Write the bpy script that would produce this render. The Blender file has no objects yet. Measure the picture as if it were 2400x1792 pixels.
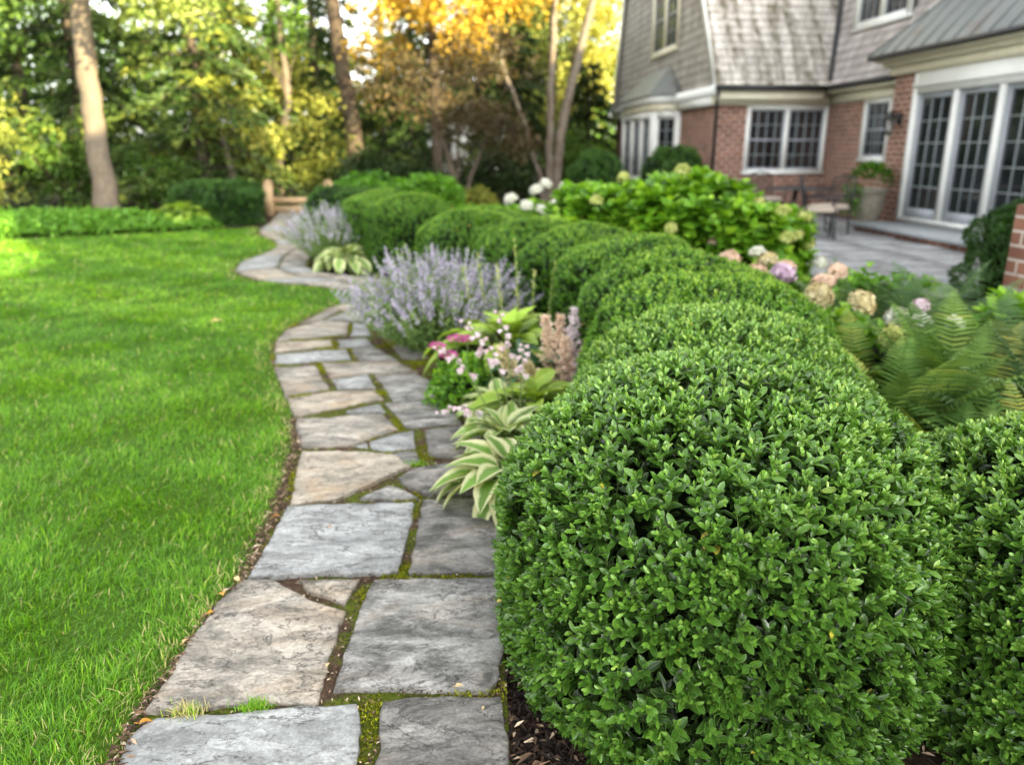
import bpy, math, random
import numpy as np
from mathutils import Vector, Matrix, noise as mnoise
from mathutils.geometry import delaunay_2d_cdt

rng = np.random.default_rng(11)
random.seed(11)
S = bpy.context.scene
COL = S.collection
PI = math.pi
SUN_EL, SUN_AZ = math.radians(16.0), math.radians(50.0)   # sun stands low, behind the camera to the right


# ------------------------------------------------------------------ geometry helpers
def nrm(v):
    v = np.asarray(v, float)
    return v / np.maximum(np.linalg.norm(v, axis=-1, keepdims=True), 1e-9)


class Geo:
    """Collects vertices, polygons, uv, a per-vertex tone and a material index, then becomes ONE mesh."""

    def __init__(self):
        self.V, self.T, self.UV, self.P, self.n = [], [], [], [], 0

    def add(self, V, F, uv=None, tone=.5, mat=0):
        V = np.asarray(V, float).reshape(-1, 3)
        m = len(V)
        if uv is None:
            uv = np.zeros((m, 2)) - 99.
        t = np.broadcast_to(np.asarray(tone, float), (m,))
        self.V.append(V); self.T.append(t); self.UV.append(np.asarray(uv, float))
        for f in (F if isinstance(F, list) else [F]):
            f = np.asarray(f, np.int64)
            if len(f):
                self.P.append((f + self.n, mat))
        self.n += m
        return self

    def leaves(self, tpl, pos, axis, nor, L, W, tone=.5, mat=0):
        Vt, Ft, Ut = tpl
        pos = np.asarray(pos, float).reshape(-1, 3)
        N = len(pos)
        if N == 0:
            return self
        a = nrm(np.broadcast_to(axis, (N, 3)))
        z = np.broadcast_to(nor, (N, 3))
        z = nrm(z - a * np.sum(a * z, 1, keepdims=True))
        y = np.cross(z, a)
        L = np.broadcast_to(L, (N,)); W = np.broadcast_to(W, (N,))
        k = len(Vt)
        V = (pos[:, None, :] + Vt[None, :, 0, None] * (a * L[:, None])[:, None, :]
             + Vt[None, :, 1, None] * (y * W[:, None])[:, None, :]
             + Vt[None, :, 2, None] * (z * L[:, None])[:, None, :])
        off = (np.arange(N) * k)[:, None, None]
        F = [(np.asarray(f)[None] + off).reshape(-1, f.shape[1]) for f in Ft]
        t = np.repeat(np.broadcast_to(tone, (N,)), k)
        return self.add(V.reshape(-1, 3), F, np.tile(Ut, (N, 1)), t, mat)

    def tube(self, pts, rad, sides=6, tone=.5, mat=0, cap=True):
        p = np.asarray(pts, float); n = len(p)
        r = np.broadcast_to(np.asarray(rad, float), (n,))
        d = nrm(np.gradient(p, axis=0))
        ref = np.array([0., 0, 1]) if abs(d[:, 2]).mean() < .8 else np.array([1., .1, 0])
        x = nrm(np.cross(d, ref)); y = np.cross(d, x)
        an = np.arange(sides) * 2 * PI / sides
        V = p[:, None] + r[:, None, None] * (np.cos(an)[None, :, None] * x[:, None] + np.sin(an)[None, :, None] * y[:, None])
        i = np.arange(n - 1)[:, None] * sides; j = np.arange(sides)[None]; j2 = (j + 1) % sides
        F = np.stack([i + j, i + j2, i + sides + j2, i + sides + j], -1).reshape(-1, 4)
        ln = np.concatenate([[0], np.cumsum(np.linalg.norm(np.diff(p, axis=0), axis=1))])
        uv = np.stack([np.tile(an / (2 * PI), n) * 2 * PI * np.repeat(r, sides), np.repeat(ln, sides)], 1)
        fs = [F]
        if cap:
            fs += [np.arange(sides)[::-1][None], (np.arange(sides) + (n - 1) * sides)[None]]
        return self.add(V.reshape(-1, 3), fs, uv, tone, mat)

    def box(self, lo, hi, mat=0, tone=.5, M=None):
        x0, y0, z0 = lo; x1, y1, z1 = hi
        V = np.array([[x0, y0, z0], [x1, y0, z0], [x1, y1, z0], [x0, y1, z0], [x0, y0, z1], [x1, y0, z1], [x1, y1, z1], [x0, y1, z1]], float)
        F = np.array([[0, 3, 2, 1], [4, 5, 6, 7], [0, 1, 5, 4], [1, 2, 6, 5], [2, 3, 7, 6], [3, 0, 4, 7]])
        if M is not None:
            V = V @ M[0].T + M[1]
            if np.linalg.det(M[0]) < 0:
                F = F[:, ::-1]
        return self.add(V, F, None, tone, mat)

    def poly(self, pts, mat=0, tone=.5):
        pts = np.asarray(pts, float)
        return self.add(pts, np.arange(len(pts))[None], None, tone, mat)

    def prism(self, pts, z0, z1, mat=0):                       # plan polygon pulled up
        p = np.asarray(pts, float); n = len(p)
        V = np.vstack([np.c_[p, np.full(n, z0)], np.c_[p, np.full(n, z1)]])
        i = np.arange(n); j = (i + 1) % n
        return self.add(V, [np.stack([i, j, j + n, i + n], 1), i[::-1][None], (i + n)[None]], None, .5, mat)

    def extrude(self, pts3, vec, mat=0):                       # any planar polygon pulled along a vector
        p = np.asarray(pts3, float); n = len(p); v = np.asarray(vec, float)
        i = np.arange(n); j = (i + 1) % n
        return self.add(np.vstack([p, p + v]), [np.stack([i, j, j + n, i + n], 1), i[::-1][None], (i + n)[None]], None, .5, mat)

    def lathe(self, prof, c=(0, 0, 0), sides=20, mat=0, tone=.5):
        prof = np.asarray(prof, float); n = len(prof)
        an = np.arange(sides) * 2 * PI / sides
        V = np.stack([prof[:, 0, None] * np.cos(an), prof[:, 0, None] * np.sin(an), np.repeat(prof[:, 1, None], sides, 1)], -1) + np.asarray(c, float)
        i = np.arange(n - 1)[:, None] * sides; j = np.arange(sides)[None]; j2 = (j + 1) % sides
        F = np.stack([i + j, i + j2, i + sides + j2, i + sides + j], -1).reshape(-1, 4)
        return self.add(V.reshape(-1, 3), [F, (np.arange(sides) + (n - 1) * sides)[None]], None, tone, mat)

    def mesh(self, name, mats, smooth=False, origin=(0, 0, 0)):
        V = np.vstack(self.V) - np.asarray(origin, float)
        T = np.concatenate(self.T); UV = np.vstack(self.UV)
        me = bpy.data.meshes.new(name)
        sizes = np.concatenate([np.full(len(f), f.shape[1]) for f, _ in self.P])
        loops = np.concatenate([f.ravel() for f, _ in self.P])
        mi = np.concatenate([np.full(len(f), m) for f, m in self.P])
        me.vertices.add(len(V)); me.vertices.foreach_set('co', V.astype(np.float32).ravel())
        me.loops.add(len(loops)); me.loops.foreach_set('vertex_index', loops.astype(np.int32))
        me.polygons.add(len(sizes))
        st = np.concatenate([[0], np.cumsum(sizes)[:-1]])
        me.polygons.foreach_set('loop_start', st.astype(np.int32))
        me.polygons.foreach_set('material_index', mi.astype(np.int32))
        me.update(calc_edges=True)
        luv = UV[loops]
        bad = luv[:, 0] < -90
        if bad.any():                                          # metre-true planar uv for built things
            pos = 0; out = luv.copy()
            for f, _ in self.P:
                k = f.shape[1]; v = V[f]
                n = nrm(np.cross(v[:, 1] - v[:, 0], v[:, 2] - v[:, 0]))
                up = np.array([0., 0, 1]); u = np.cross(up, n); ul = np.linalg.norm(u, axis=1)
                flat = ul < .05
                u[flat] = [1, 0, 0]; u = nrm(u); w = np.cross(n, u)
                w[flat] = [0, 1, 0]
                q = np.stack([np.einsum('nkc,nc->nk', v, u), np.einsum('nkc,nc->nk', v, w)], -1).reshape(-1, 2)
                sl = slice(pos, pos + len(f) * k)
                b = bad[sl]; o = out[sl]; o[b] = q[b]; out[sl] = o
                pos += len(f) * k
            luv = out
        me.uv_layers.new(name='UVMap').data.foreach_set('uv', luv.astype(np.float32).ravel())
        at = me.attributes.new('tone', 'FLOAT', 'POINT'); at.data.foreach_set('value', T.astype(np.float32))
        for m in mats:
            me.materials.append(m)
        if smooth:
            me.polygons.foreach_set('use_smooth', np.ones(len(sizes), bool))
        me.validate()
        return me


def leaf_tpl(us, ws, cup=.08, bend=.1, cols=3):
    """Leaf along x 0..1, half width ws (in units of W), rising edges (cup), drooping tip (bend)."""
    V, U = [], []
    for u, w in zip(us, ws):
        for c in np.linspace(-1, 1, cols):
            V.append([u, w * c, cup * w * abs(c) * 1.0 - bend * u * u]); U.append([u, c])
    F = []
    for r in range(len(us) - 1):
        for c in range(cols - 1):
            i = r * cols + c
            F.append([i, i + cols, i + cols + 1, i + 1])
    return np.array(V), [np.array(F)], np.array(U, float)


QUAD = (np.array([[0, 0, 0], [.45, .5, .1], [1, 0, -.06], [.45, -.5, .1]], float), [np.array([[0, 2, 1], [0, 3, 2]])], np.array([[0, 0], [.5, 1], [1, 0], [.5, -1]], float))
BOX_HI = leaf_tpl([0, .22, .55, .85, 1], [.10, .30, .5, .38, .07], .22, .12)
BOX_LO = leaf_tpl([0, .5, 1], [.08, .5, .12], .2, .12)
OVAL = leaf_tpl([0, .2, .5, .8, 1], [.05, .38, .5, .28, .02], .16, .22)
OVAL_LO = leaf_tpl([0, .4, 1], [.05, .5, .03], .16, .2)
HOSTA = leaf_tpl([0, .08, .22, .42, .62, .82, .94, 1], [.06, .34, .48, .5, .42, .24, .09, .01], .2, .42, 5)
PINNA = leaf_tpl([0, .35, .75, 1], [.45, .5, .3, .03], .1, .22)
PETAL = leaf_tpl([0, .5, 1], [.12, .5, .2], .1, -.12)


def link(o, parent=None):
    COL.objects.link(o)
    if parent is not None:
        o.parent = parent
    return o


def tag(o, label=None, cat=None, group=None, kind=None):
    if label: o['label'] = label
    if cat: o['category'] = cat
    if group: o['group'] = group
    if kind: o['kind'] = kind
    return o


def empty(name, loc, rz=0, sc=1):
    o = bpy.data.objects.new(name, None)
    o.empty_display_size = .1
    o.location = loc; o.rotation_euler = (0, 0, rz); o.scale = (sc,) * 3 if np.isscalar(sc) else sc
    return link(o)


def obj(name, geo, mats, parent=None, smooth=False, origin=(0, 0, 0), place=False):
    """Links a Geo (or a ready mesh) as one object; origin is taken off the vertices, and given back as location if place."""
    me = geo if isinstance(geo, bpy.types.Mesh) else geo.mesh(name, mats if isinstance(mats, list) else [mats], smooth, origin)
    o = bpy.data.objects.new(name, me)
    if place:
        o.location = origin
    return link(o, parent)


def copy_tree(o, parent=None):
    c = o.copy(); COL.objects.link(c)
    if parent is not None:
        c.parent = parent
        c.matrix_parent_inverse = o.matrix_parent_inverse
    for ch in [x for x in o.children]:
        copy_tree(ch, c)
    return c


def inside(pts, poly):
    poly = np.asarray(poly); x, y = pts[:, 0], pts[:, 1]
    r = np.zeros(len(pts), bool)
    j = len(poly) - 1
    for i in range(len(poly)):
        xi, yi = poly[i]; xj, yj = poly[j]
        c = ((yi > y) != (yj > y)) & (x < (xj - xi) * (y - yi) / (yj - yi + 1e-12) + xi)
        r ^= c; j = i
    return r


def seg_dist(pts, poly, closed=True):
    poly = np.asarray(poly, float)
    a = poly if closed else poly[:-1]
    b = np.roll(poly, -1, 0) if closed else poly[1:]
    d = np.full(len(pts), 1e9)
    for p, q in zip(a, b):
        v = q - p; t = np.clip(((pts - p) @ v) / max(v @ v, 1e-12), 0, 1)
        d = np.minimum(d, np.linalg.norm(pts - p - t[:, None] * v, axis=1))
    return d


def rdir(n, zmin=-1.):
    v = nrm(rng.normal(size=(n, 3)))
    v[:, 2] = np.where(v[:, 2] < zmin, -v[:, 2], v[:, 2])
    return v


def vnoise(p, f=1., seed=0.):
    p = np.asarray(p, float) * f + seed
    return (np.sin(p[..., 0] * 1.7 + 1.3 * np.sin(p[..., 1] * 1.1 + p[..., 2])) + np.sin(p[..., 1] * 1.9 + 1.7 * np.sin(p[..., 2] * 1.3 + p[..., 0] * .7))
            + np.sin(p[..., 2] * 2.1 + 1.1 * np.sin(p[..., 0] * 1.5 - p[..., 1]))) / 3


# ------------------------------------------------------------------ materials
class N:
    def __init__(self, name):
        self.m = bpy.data.materials.new(name); self.m.use_nodes = True
        self.t = self.m.node_tree; self.t.nodes.clear()
        self.out = self.t.nodes.new('ShaderNodeOutputMaterial')

    def n(self, typ, ins=None, **kw):
        nd = self.t.nodes.new('ShaderNode' + typ)
        for k, v in kw.items():
            setattr(nd, k, v)
        for k, v in (ins or {}).items():
            self.set(nd.inputs[k], v)
        return nd

    def set(self, sock, v):
        if isinstance(v, bpy.types.NodeSocket):
            self.t.links.new(v, sock)
        elif isinstance(v, bpy.types.Node):
            self.t.links.new(v.outputs[0], sock)
        else:
            if hasattr(sock.default_value, '__len__') and not isinstance(v, str):
                v = tuple(v)
                if len(sock.default_value) == 4 and len(v) == 3:
                    v = v + (1,)
            sock.default_value = v

    def noise(self, vec, scale, detail=4, rough=.55, dist=0, color=False):
        nd = self.n('TexNoise', {'Scale': scale, 'Detail': detail, 'Roughness': rough, 'Distortion': dist})
        if vec is not None: self.set(nd.inputs['Vector'], vec)
        return nd.outputs['Color' if color else 'Fac']

    def ramp(self, fac, stops, interp='LINEAR'):
        nd = self.n('ValToRGB'); cr = nd.color_ramp; cr.interpolation = interp
        while len(cr.elements) < len(stops):
            cr.elements.new(.5)
        for e, (p, c) in zip(cr.elements, stops):
            e.position = p
            e.color = (c, c, c, 1) if np.isscalar(c) else tuple(c) + (1,)
        self.set(nd.inputs['Fac'], fac)
        return nd.outputs['Color']

    def mix(self, fac, a, b, mode='MIX'):
        nd = self.n('Mix', data_type='RGBA', blend_type=mode)
        self.set(nd.inputs[0], fac); self.set(nd.inputs[6], a); self.set(nd.inputs[7], b)
        return nd.outputs[2]

    def math(self, op, a, b=0., clamp=False):
        nd = self.n('Math', operation=op, use_clamp=clamp)
        self.set(nd.inputs[0], a); self.set(nd.inputs[1], b)
        return nd.outputs[0]

    def bump(self, h, strength=.5, dist=.01, nor=None):
        nd = self.n('Bump', {'Strength': strength, 'Distance': dist, 'Height': h})
        if nor is not None: self.set(nd.inputs['Normal'], nor)
        return nd.outputs[0]

    def coord(self, which='Object'):
        return self.n('TexCoord').outputs[which]

    def attr(self, name):
        return self.n('Attribute', attribute_name=name).outputs['Fac']

    def pbsdf(self, col, rough=.6, bump=None, spec=.5, **kw):
        nd = self.n('BsdfPrincipled', {'Base Color': col, 'Roughness': rough, 'Specular IOR Level': spec, **kw})
        if bump is not None: self.set(nd.inputs['Normal'], bump)
        return nd.outputs[0]

    def done(self, sh):
        self.set(self.out.inputs['Surface'], sh)
        return self.m


def leaf_mat(name, stops, trans=.3, rough=.45, spec=.4, tint=(1.25, 1.2, .55), edge=None, gain=1.3):
    m = N(name)
    stops = [(p_, tuple(min(.86, x * gain) for x in c_)) for p_, c_ in stops]
    c = m.ramp(m.attr('tone'), stops)
    nz = m.noise(m.coord('Object'), 9., 2)
    c = m.mix(.35, c, m.ramp(nz, [(.3, .55), (.7, 1.35)]), 'MULTIPLY')
    if edge is not None:                                        # pale rim and midrib of the leaf
        uv = m.n('SeparateXYZ', {0: m.coord('UV')})
        ac = m.math('ABSOLUTE', uv.outputs[1])
        rim = m.ramp(ac, [(0, .55), (.10, 0), (.78, 0), (1, .75)])
        c = m.mix(rim, c, edge)
    p = m.pbsdf(c, rough, None, spec)
    t = m.n('BsdfTranslucent', {'Color': m.mix(1, c, tint, 'MULTIPLY')})
    return m.done(m.n('MixShader', {0: trans, 1: p, 2: t}))


def plain(name, col, rough=.6, var=.25, scale=8, spec=.5, bump=.0, metallic=0., bscale=60):
    m = N(name); co = m.coord('Object')
    nz = m.noise(co, scale, 5)
    c = m.mix(1, col, m.ramp(nz, [(.25, 1 - var), (.75, 1 + var)]), 'MULTIPLY')
    b = m.bump(m.noise(co, bscale, 4), bump, .004) if bump else None
    return m.done(m.pbsdf(c, rough, b, spec, Metallic=metallic))


def bark(name, a, b, sx=6, sz=1.2, bump=.8, patch=None):
    m = N(name); co = m.coord('Object')
    mp = m.n('Mapping', {'Vector': co, 'Scale': (sx, sx, sz)})
    nz = m.noise(mp, 3., 7, .65, .6)
    c = m.ramp(nz, [(.3, a), (.7, b)])
    if patch:
        p2 = m.ramp(m.noise(co, 2.2, 3), [(.5, 0), (.62, 1)])
        c = m.mix(p2, c, patch)
    return m.done(m.pbsdf(c, .85, m.bump(nz, bump, .03), .2))


def flag_mat(name, c0, c1, c2, dark=.35, tan=0.):
    """Cleft bluestone: layered flaking, mottled minerals, damp dark blooms, specks of lichen."""
    m = N(name)
    co = m.coord('Object')
    rnd = m.n('ObjectInfo').outputs['Random']
    co = m.n('VectorMath', {0: co, 1: m.n('CombineXYZ', {0: m.math('MULTIPLY', rnd, 37.), 1: m.math('MULTIPLY', rnd, 91.), 2: 0.})}, operation='ADD').outputs[0]
    st = m.n('Mapping', {'Vector': co, 'Rotation': (0, 0, .5), 'Scale': (1., 2.1, 1.)})
    big = m.noise(st, 3.2, 10, .68, .7)
    c = m.ramp(big, [(.28, c0), (.5, c1), (.72, c2)])
    mott = m.noise(st, 17., 10, .8, .3)
    c = m.mix(.9, c, m.ramp(mott, [(.25, .42), (.48, .98), (.78, 1.5)]), 'MULTIPLY')
    if tan:
        tz = m.ramp(m.noise(st, 2.4, 4, .5, 1.2), [(.5, 0), (.68, tan)])
        c = m.mix(tz, c, (.42, .29, .165))
    dk = m.ramp(m.noise(st, 4.5, 9, .74, .6), [(.44, 0), (.62, dark)])
    c = m.mix(dk, c, (.045, .045, .04))
    li = m.ramp(m.noise(co, 3.1, 5, .6), [(.62, 0), (.75, .3)])
    c = m.mix(li, c, (.16, .17, .07))
    fl2 = m.noise(st, 7., 9, .66, .3)
    ln2 = m.ramp(m.math('ABSOLUTE', m.math('SUBTRACT', fl2, .52)), [(0, 1), (.006, .9), (.014, 0)])
    c = m.mix(m.math('MULTIPLY', ln2, m.ramp(m.noise(co, 6.3, 4), [(.5, 0), (.57, .85)])), c, (.05, .045, .038))  # hairline flake edges, their shade painted dark into the colour
    c = m.mix(m.ramp(m.attr('tone'), [(0, .4), (.5, .06), (1, 0)]), c, (.05, .042, .03))
    fine = m.noise(co, 105., 4, .65)
    c = m.mix(.5, c, m.ramp(fine, [(.3, .45), (.7, 1.5)]), 'MULTIPLY')
    spk = m.ramp(m.noise(co, 75., 2, .5), [(.71, 0), (.75, .55)])
    c = m.mix(spk, c, (.5, .5, .47))
    # layered cleft: stepped noise tints the layers, edge shade is painted as dark lines
    fl = m.noise(st, 2.8, 12, .67, .45)
    c = m.mix(.9, c, m.ramp(fl, [(.0, .82), (.40, .84), (.404, 1.06), (.50, 1.), (.503, .86), (.60, .92), (.604, 1.16), (1, 1.2)]), 'MULTIPLY')
    steps = m.ramp(fl, [(.0, 0), (.40, .10), (.408, .34), (.50, .42), (.506, .66), (.60, .72), (.606, .92), (1, 1)])
    crack = m.ramp(m.math('ABSOLUTE', m.math('SUBTRACT', fl, .503)), [(0, 0.), (.004, .2), (.009, 1)])  # dark line along the step, shade put into the colour
    cm = m.ramp(m.noise(co, 5.1, 4), [(.44, 0), (.52, 1)])
    c = m.mix(m.math('MULTIPLY', cm, m.math('SUBTRACT', 1., crack)), c, (.05, .045, .04))
    h = m.math('ADD', m.math('MULTIPLY', steps, 1.), m.math('MULTIPLY', mott, .65))
    b = m.bump(h, .85, .013)
    b = m.bump(fine, .25, .002, b)
    r = m.ramp(mott, [(.3, .55), (.7, .8)])
    return m.done(m.pbsdf(c, r, b, .35))


# lawn sheet under the blades
def lawn_mat():
    m = N('lawn_turf'); co = m.coord('Object')
    c = m.ramp(m.noise(co, 60, 4), [(.3, (.03, .06, .005)), (.7, (.09, .17, .012))])
    c = m.mix(m.ramp(m.noise(co, 1.1, 3), [(.4, 0), (.7, .5)]), c, (.06, .14, .016))
    return m.done(m.pbsdf(c, .9, m.bump(m.noise(co, 90, 3), 1., .02), .1))


def soil_mat(name, a, b, scale=45):
    m = N(name); co = m.coord('Object')
    nz = m.noise(co, scale, 8, .7)
    c = m.ramp(nz, [(.3, a), (.7, b)])
    return m.done(m.pbsdf(c, .95, m.bump(nz, 1., .02), .15))


def joint_mat():
    m = N('path_joint_soil'); co = m.coord('Object')
    nz = m.noise(co, 70, 8, .7)
    c = m.ramp(nz, [(.3, (.035, .022, .014)), (.6, (.13, .085, .055)), (.75, (.3, .23, .16))])
    ms = m.ramp(m.noise(co, 7, 5), [(.42, 0), (.52, 1)])
    mc = m.ramp(m.noise(co, 90, 4), [(.3, (.04, .06, .006)), (.7, (.16, .20, .02))])
    c = m.mix(ms, c, mc)
    return m.done(m.pbsdf(c, .95, m.bump(nz, 1., .02), .1))


def brick_mat(name='brick_wall'):
    m = N(name); uv = m.coord('UV')
    bt = m.n('TexBrick', {'Vector': uv, 'Color1': (.168, .070, .044), 'Color2': (.27, .120, .076), 'Mortar': (.44, .37, .32), 'Scale': 1., 'Mortar Size': .012, 'Mortar Smooth': .3, 'Bias': -.1, 'Brick Width': .24, 'Row Height': .098})
    nz = m.noise(uv, 3, 5)
    c = m.mix(.6, bt.outputs[0], m.ramp(nz, [(.3, .62), (.7, 1.3)]), 'MULTIPLY')
    n2 = m.noise(uv, 14, 4)
    c = m.mix(m.ramp(n2, [(.58, 0), (.7, .5)]), c, (.12, .05, .035))
    b = m.bump(m.math('SUBTRACT', 1., bt.outputs['Fac']), .6, .01)
    return m.done(m.pbsdf(c, .85, b, .3))


def shingle_mat(name, a, b, streak):
    m = N(name); uv = m.coord('UV')
    bt = m.n('TexBrick', {'Vector': uv, 'Color1': a, 'Color2': b, 'Mortar': (.06, .05, .045), 'Scale': 1., 'Mortar Size': .004, 'Mortar Smooth': .2, 'Bias': 0., 'Brick Width': .16, 'Row Height': .20}, offset=.43)
    c = m.mix(.6, bt.outputs[0], m.ramp(m.noise(uv, 2.2, 6, .65), [(.3, .6), (.72, 1.35)]), 'MULTIPLY')
    sep = m.n('SeparateXYZ', {0: uv})
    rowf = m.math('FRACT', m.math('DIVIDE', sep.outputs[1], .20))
    c = m.mix(.75, c, m.ramp(rowf, [(0, .5), (.05, 1.5), (.16, 1.45), (.3, 1.0), (.8, .8), (.96, .5), (1, .4)]), 'MULTIPLY')  # shadow line and light line of each course put into the colour
    if streak:                                                   # dark mossy weather streaks running down the slope
        mp = m.n('Mapping', {'Vector': uv, 'Scale': (2.1, .16, 1)})
        sk = m.ramp(m.noise(mp, 1.6, 5, .6, .3), [(.43, 0), (.58, streak)])
        sp = m.ramp(m.noise(uv, 5, 5), [(.35, .25), (.6, 1)])
        c = m.mix(m.math('MULTIPLY', sk, sp), c, (.07, .06, .03))
    bb = m.bump(rowf, .6, -.012)
    return m.done(m.pbsdf(c, .9, bb, .2))


def copper_mat():
    m = N('weathered_copper'); co = m.coord('UV')
    nz = m.noise(co, 1.5, 5)
    sep = m.n('SeparateXYZ', {0: m.coord('Object')})
    c = m.ramp(nz, [(.3, (.095, .11, .105)), (.55, (.145, .16, .152)), (.7, (.12, .095, .08))])
    return m.done(m.pbsdf(c, .5, None, .5, Metallic=.25))


def glass_mat(name='window_glass', tint=(.012, .014, .016)):
    m = N(name)
    uv = m.coord('UV')
    c = m.ramp(m.noise(uv, 1.1, 3), [(.35, tuple(x * .5 for x in tint)), (.7, tuple(x * 2.2 for x in tint))])
    return m.done(m.pbsdf(c, .04, m.bump(m.noise(uv, 1.4, 1), .04, .02), .5, IOR=1.85))


def hosta_mat(name, green, margin, w=.62, soft=.12):
    m = N(name)
    uv = m.n('SeparateXYZ', {0: m.coord('UV')})
    ac = m.math('ABSOLUTE', uv.outputs[1])
    wob = m.math('MULTIPLY', m.math('SUBTRACT', m.noise(m.coord('Object'), 26, 3), .5), .55)
    f = m.math('ADD', ac, wob)
    k = m.ramp(f, [(max(0, w - soft), 0), (min(1, w + soft), 1)])
    g = m.mix(1, green, m.ramp(m.attr('tone'), [(0, .55), (1, 1.4)]), 'MULTIPLY')
    c = m.mix(k, g, margin)
    veins = m.math('SINE', m.math('MULTIPLY', ac, 26.))
    b = m.bump(veins, .35, .004)
    p = m.pbsdf(c, .45, b, .4)
    t = m.n('BsdfTranslucent', {'Color': m.mix(1, c, (1.2, 1.2, .6), 'MULTIPLY')})
    return m.done(m.n('MixShader', {0: .28, 1: p, 2: t}))


MT = {}
MT['box_near'] = leaf_mat('boxwood_leaf_deep', [(0, (.004, .013, .002)), (.18, (.014, .045, .006)), (.45, (.048, .132, .012)), (.75, (.105, .225, .022)), (.93, (.20, .355, .07)), (1, (.50, .42, .05))], .2, .33, .7, edge=(.24, .38, .09))  # palest green serves new growth and painted sky highlights alike
MT['box_far'] = leaf_mat('boxwood_leaf_bright', [(0, (.005, .016, .002)), (.18, (.018, .052, .005)), (.42, (.046, .130, .010)), (.75, (.100, .225, .016)), (.93, (.19, .33, .035)), (1, (.50, .42, .05))], .22, .4, .5)
MT['box_dark'] = leaf_mat('boxwood_leaf_dark', [(0, (.008, .022, .004)), (.6, (.03, .085, .010)), (1, (.07, .15, .02))], .2, .45, .4)  # darker leaf green, same ramp on every side
MT['core'] = plain('shrub_dark_filler', (.010, .014, .006), .95, .4, 20, .05)  # near-black filler, shade between the leaves put into its colour
MT['twig'] = plain('green_twig', (.10, .15, .03), .7, .3, 30)
MT['grass'] = leaf_mat('grass_blade', [(0, (.018, .06, .002)), (.35, (.068, .195, .006)), (.7, (.155, .33, .014)), (.84, (.27, .43, .035)), (.9, (.42, .38, .16)), (1, (.50, .42, .22))], .38, .42, .35, tint=(1.25, 1.2, .4))
MT['lawn'] = lawn_mat()
MT['soil'] = soil_mat('garden_mulch', (.008, .006, .004), (.06, .038, .022))
MT['earth'] = soil_mat('woodland_floor', (.02, .02, .008), (.08, .07, .025), 6)
MT['joint'] = joint_mat()
MT['moss'] = leaf_mat('moss', [(0, (.05, .05, .005)), (.5, (.155, .17, .010)), (1, (.33, .36, .02))], .1, .95, .05)
MT['chip'] = leaf_mat('mulch_chip', [(0, (.008, .006, .005)), (.7, (.05, .03, .02)), (.93, (.16, .10, .06)), (1, (.5, .4, .28))], 0., .85, .2)
MT['litter'] = leaf_mat('fallen_leaf', [(0, (.16, .06, .02)), (.4, (.45, .18, .04)), (.7, (.60, .34, .05)), (1, (.55, .42, .24))], .25, .7, .2, tint=(1.1, .9, .6))
MT['flag_blue'] = flag_mat('bluestone_flag', (.24, .245, .24), (.385, .395, .385), (.50, .505, .485), .45)
MT['flag_tan'] = flag_mat('tan_flag', (.26, .24, .21), (.43, .385, .32), (.54, .50, .43), .7, .5)
MT['flag_warm'] = flag_mat('buff_flag', (.26, .235, .20), (.43, .37, .285), (.53, .47, .38), .35, .8)
MT['flag_grey'] = flag_mat('grey_flag', (.22, .215, .195), (.37, .36, .335), (.50, .485, .45), .85, .25)
MT['flag_dark'] = flag_mat('dark_flag', (.13, .125, .11), (.255, .24, .22), (.40, .385, .35), .92, .2)
MT['brick'] = brick_mat()
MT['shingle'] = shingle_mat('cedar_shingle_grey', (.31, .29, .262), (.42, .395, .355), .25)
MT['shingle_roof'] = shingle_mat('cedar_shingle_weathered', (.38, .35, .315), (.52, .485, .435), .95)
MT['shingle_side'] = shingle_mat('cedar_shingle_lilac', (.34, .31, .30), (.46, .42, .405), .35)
MT['white'] = plain('white_paint', (.76, .77, .74), .45, .06, 5, .4)
MT['cream'] = plain('cream_trim_paint', (.72, .68, .52), .5, .08, 5, .4)
MT['sash'] = plain('grey_sash_paint', (.30, .32, .35), .4, .08, 5, .4)
MT['muntin'] = plain('muntin_paint', (.30, .34, .35), .5, .08, 5, .4)
MT['black'] = plain('black_metal', (.014, .014, .016), .45, .3, 20, .5)
MT['copper'] = copper_mat()
MT['glass'] = glass_mat()
MT['lanternglass'] = glass_mat('lantern_glass', (.16, .15, .13))
MT['room'] = plain('dim_interior', (.05, .035, .022), .8, .5, 1.2)
MT['slab'] = plain('doorstep_stone', (.27, .29, .30), .75, .15, 6, .3, .3)
MT['patio'] = flag_mat('patio_bluestone', (.30, .30, .30), (.40, .41, .42), (.50, .50, .50), .25)
MT['urn'] = plain('cast_stone', (.25, .225, .18), .85, .25, 8, .2, .5)
MT['cushion'] = plain('beige_cushion', (.40, .34, .275), .9, .08, 30, .1, .2)
MT['wood'] = plain('cedar_post', (.34, .235, .13), .8, .25, 6, .2, .3)
MT['bark_big'] = bark('smooth_grey_bark', (.09, .07, .05), (.175, .14, .10), 5, 1.5, .4, patch=(.10, .085, .065))
MT['bark_dark'] = bark('dark_bark', (.035, .028, .02), (.11, .085, .06))
MT['bark_brown'] = bark('brown_bark', (.04, .03, .022), (.09, .066, .046), patch=(.10, .08, .05))
MT['bark_birch'] = bark('birch_bark', (.08, .066, .05), (.19, .16, .12), 2, 7, .3, patch=(.10, .075, .055))
TINT = (1.35, 1.15, .45)
MT['lf_green'] = leaf_mat('leaf_mid_green', [(0, (.025, .06, .008)), (.5, (.08, .16, .018)), (1, (.20, .29, .04))], .35, .5, .3, TINT, gain=0.95)
MT['lf_yell'] = leaf_mat('leaf_yellow_green', [(0, (.07, .095, .016)), (.5, (.24, .265, .045)), (1, (.48, .46, .11))], .4, .55, .25, TINT, gain=0.95)
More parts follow.
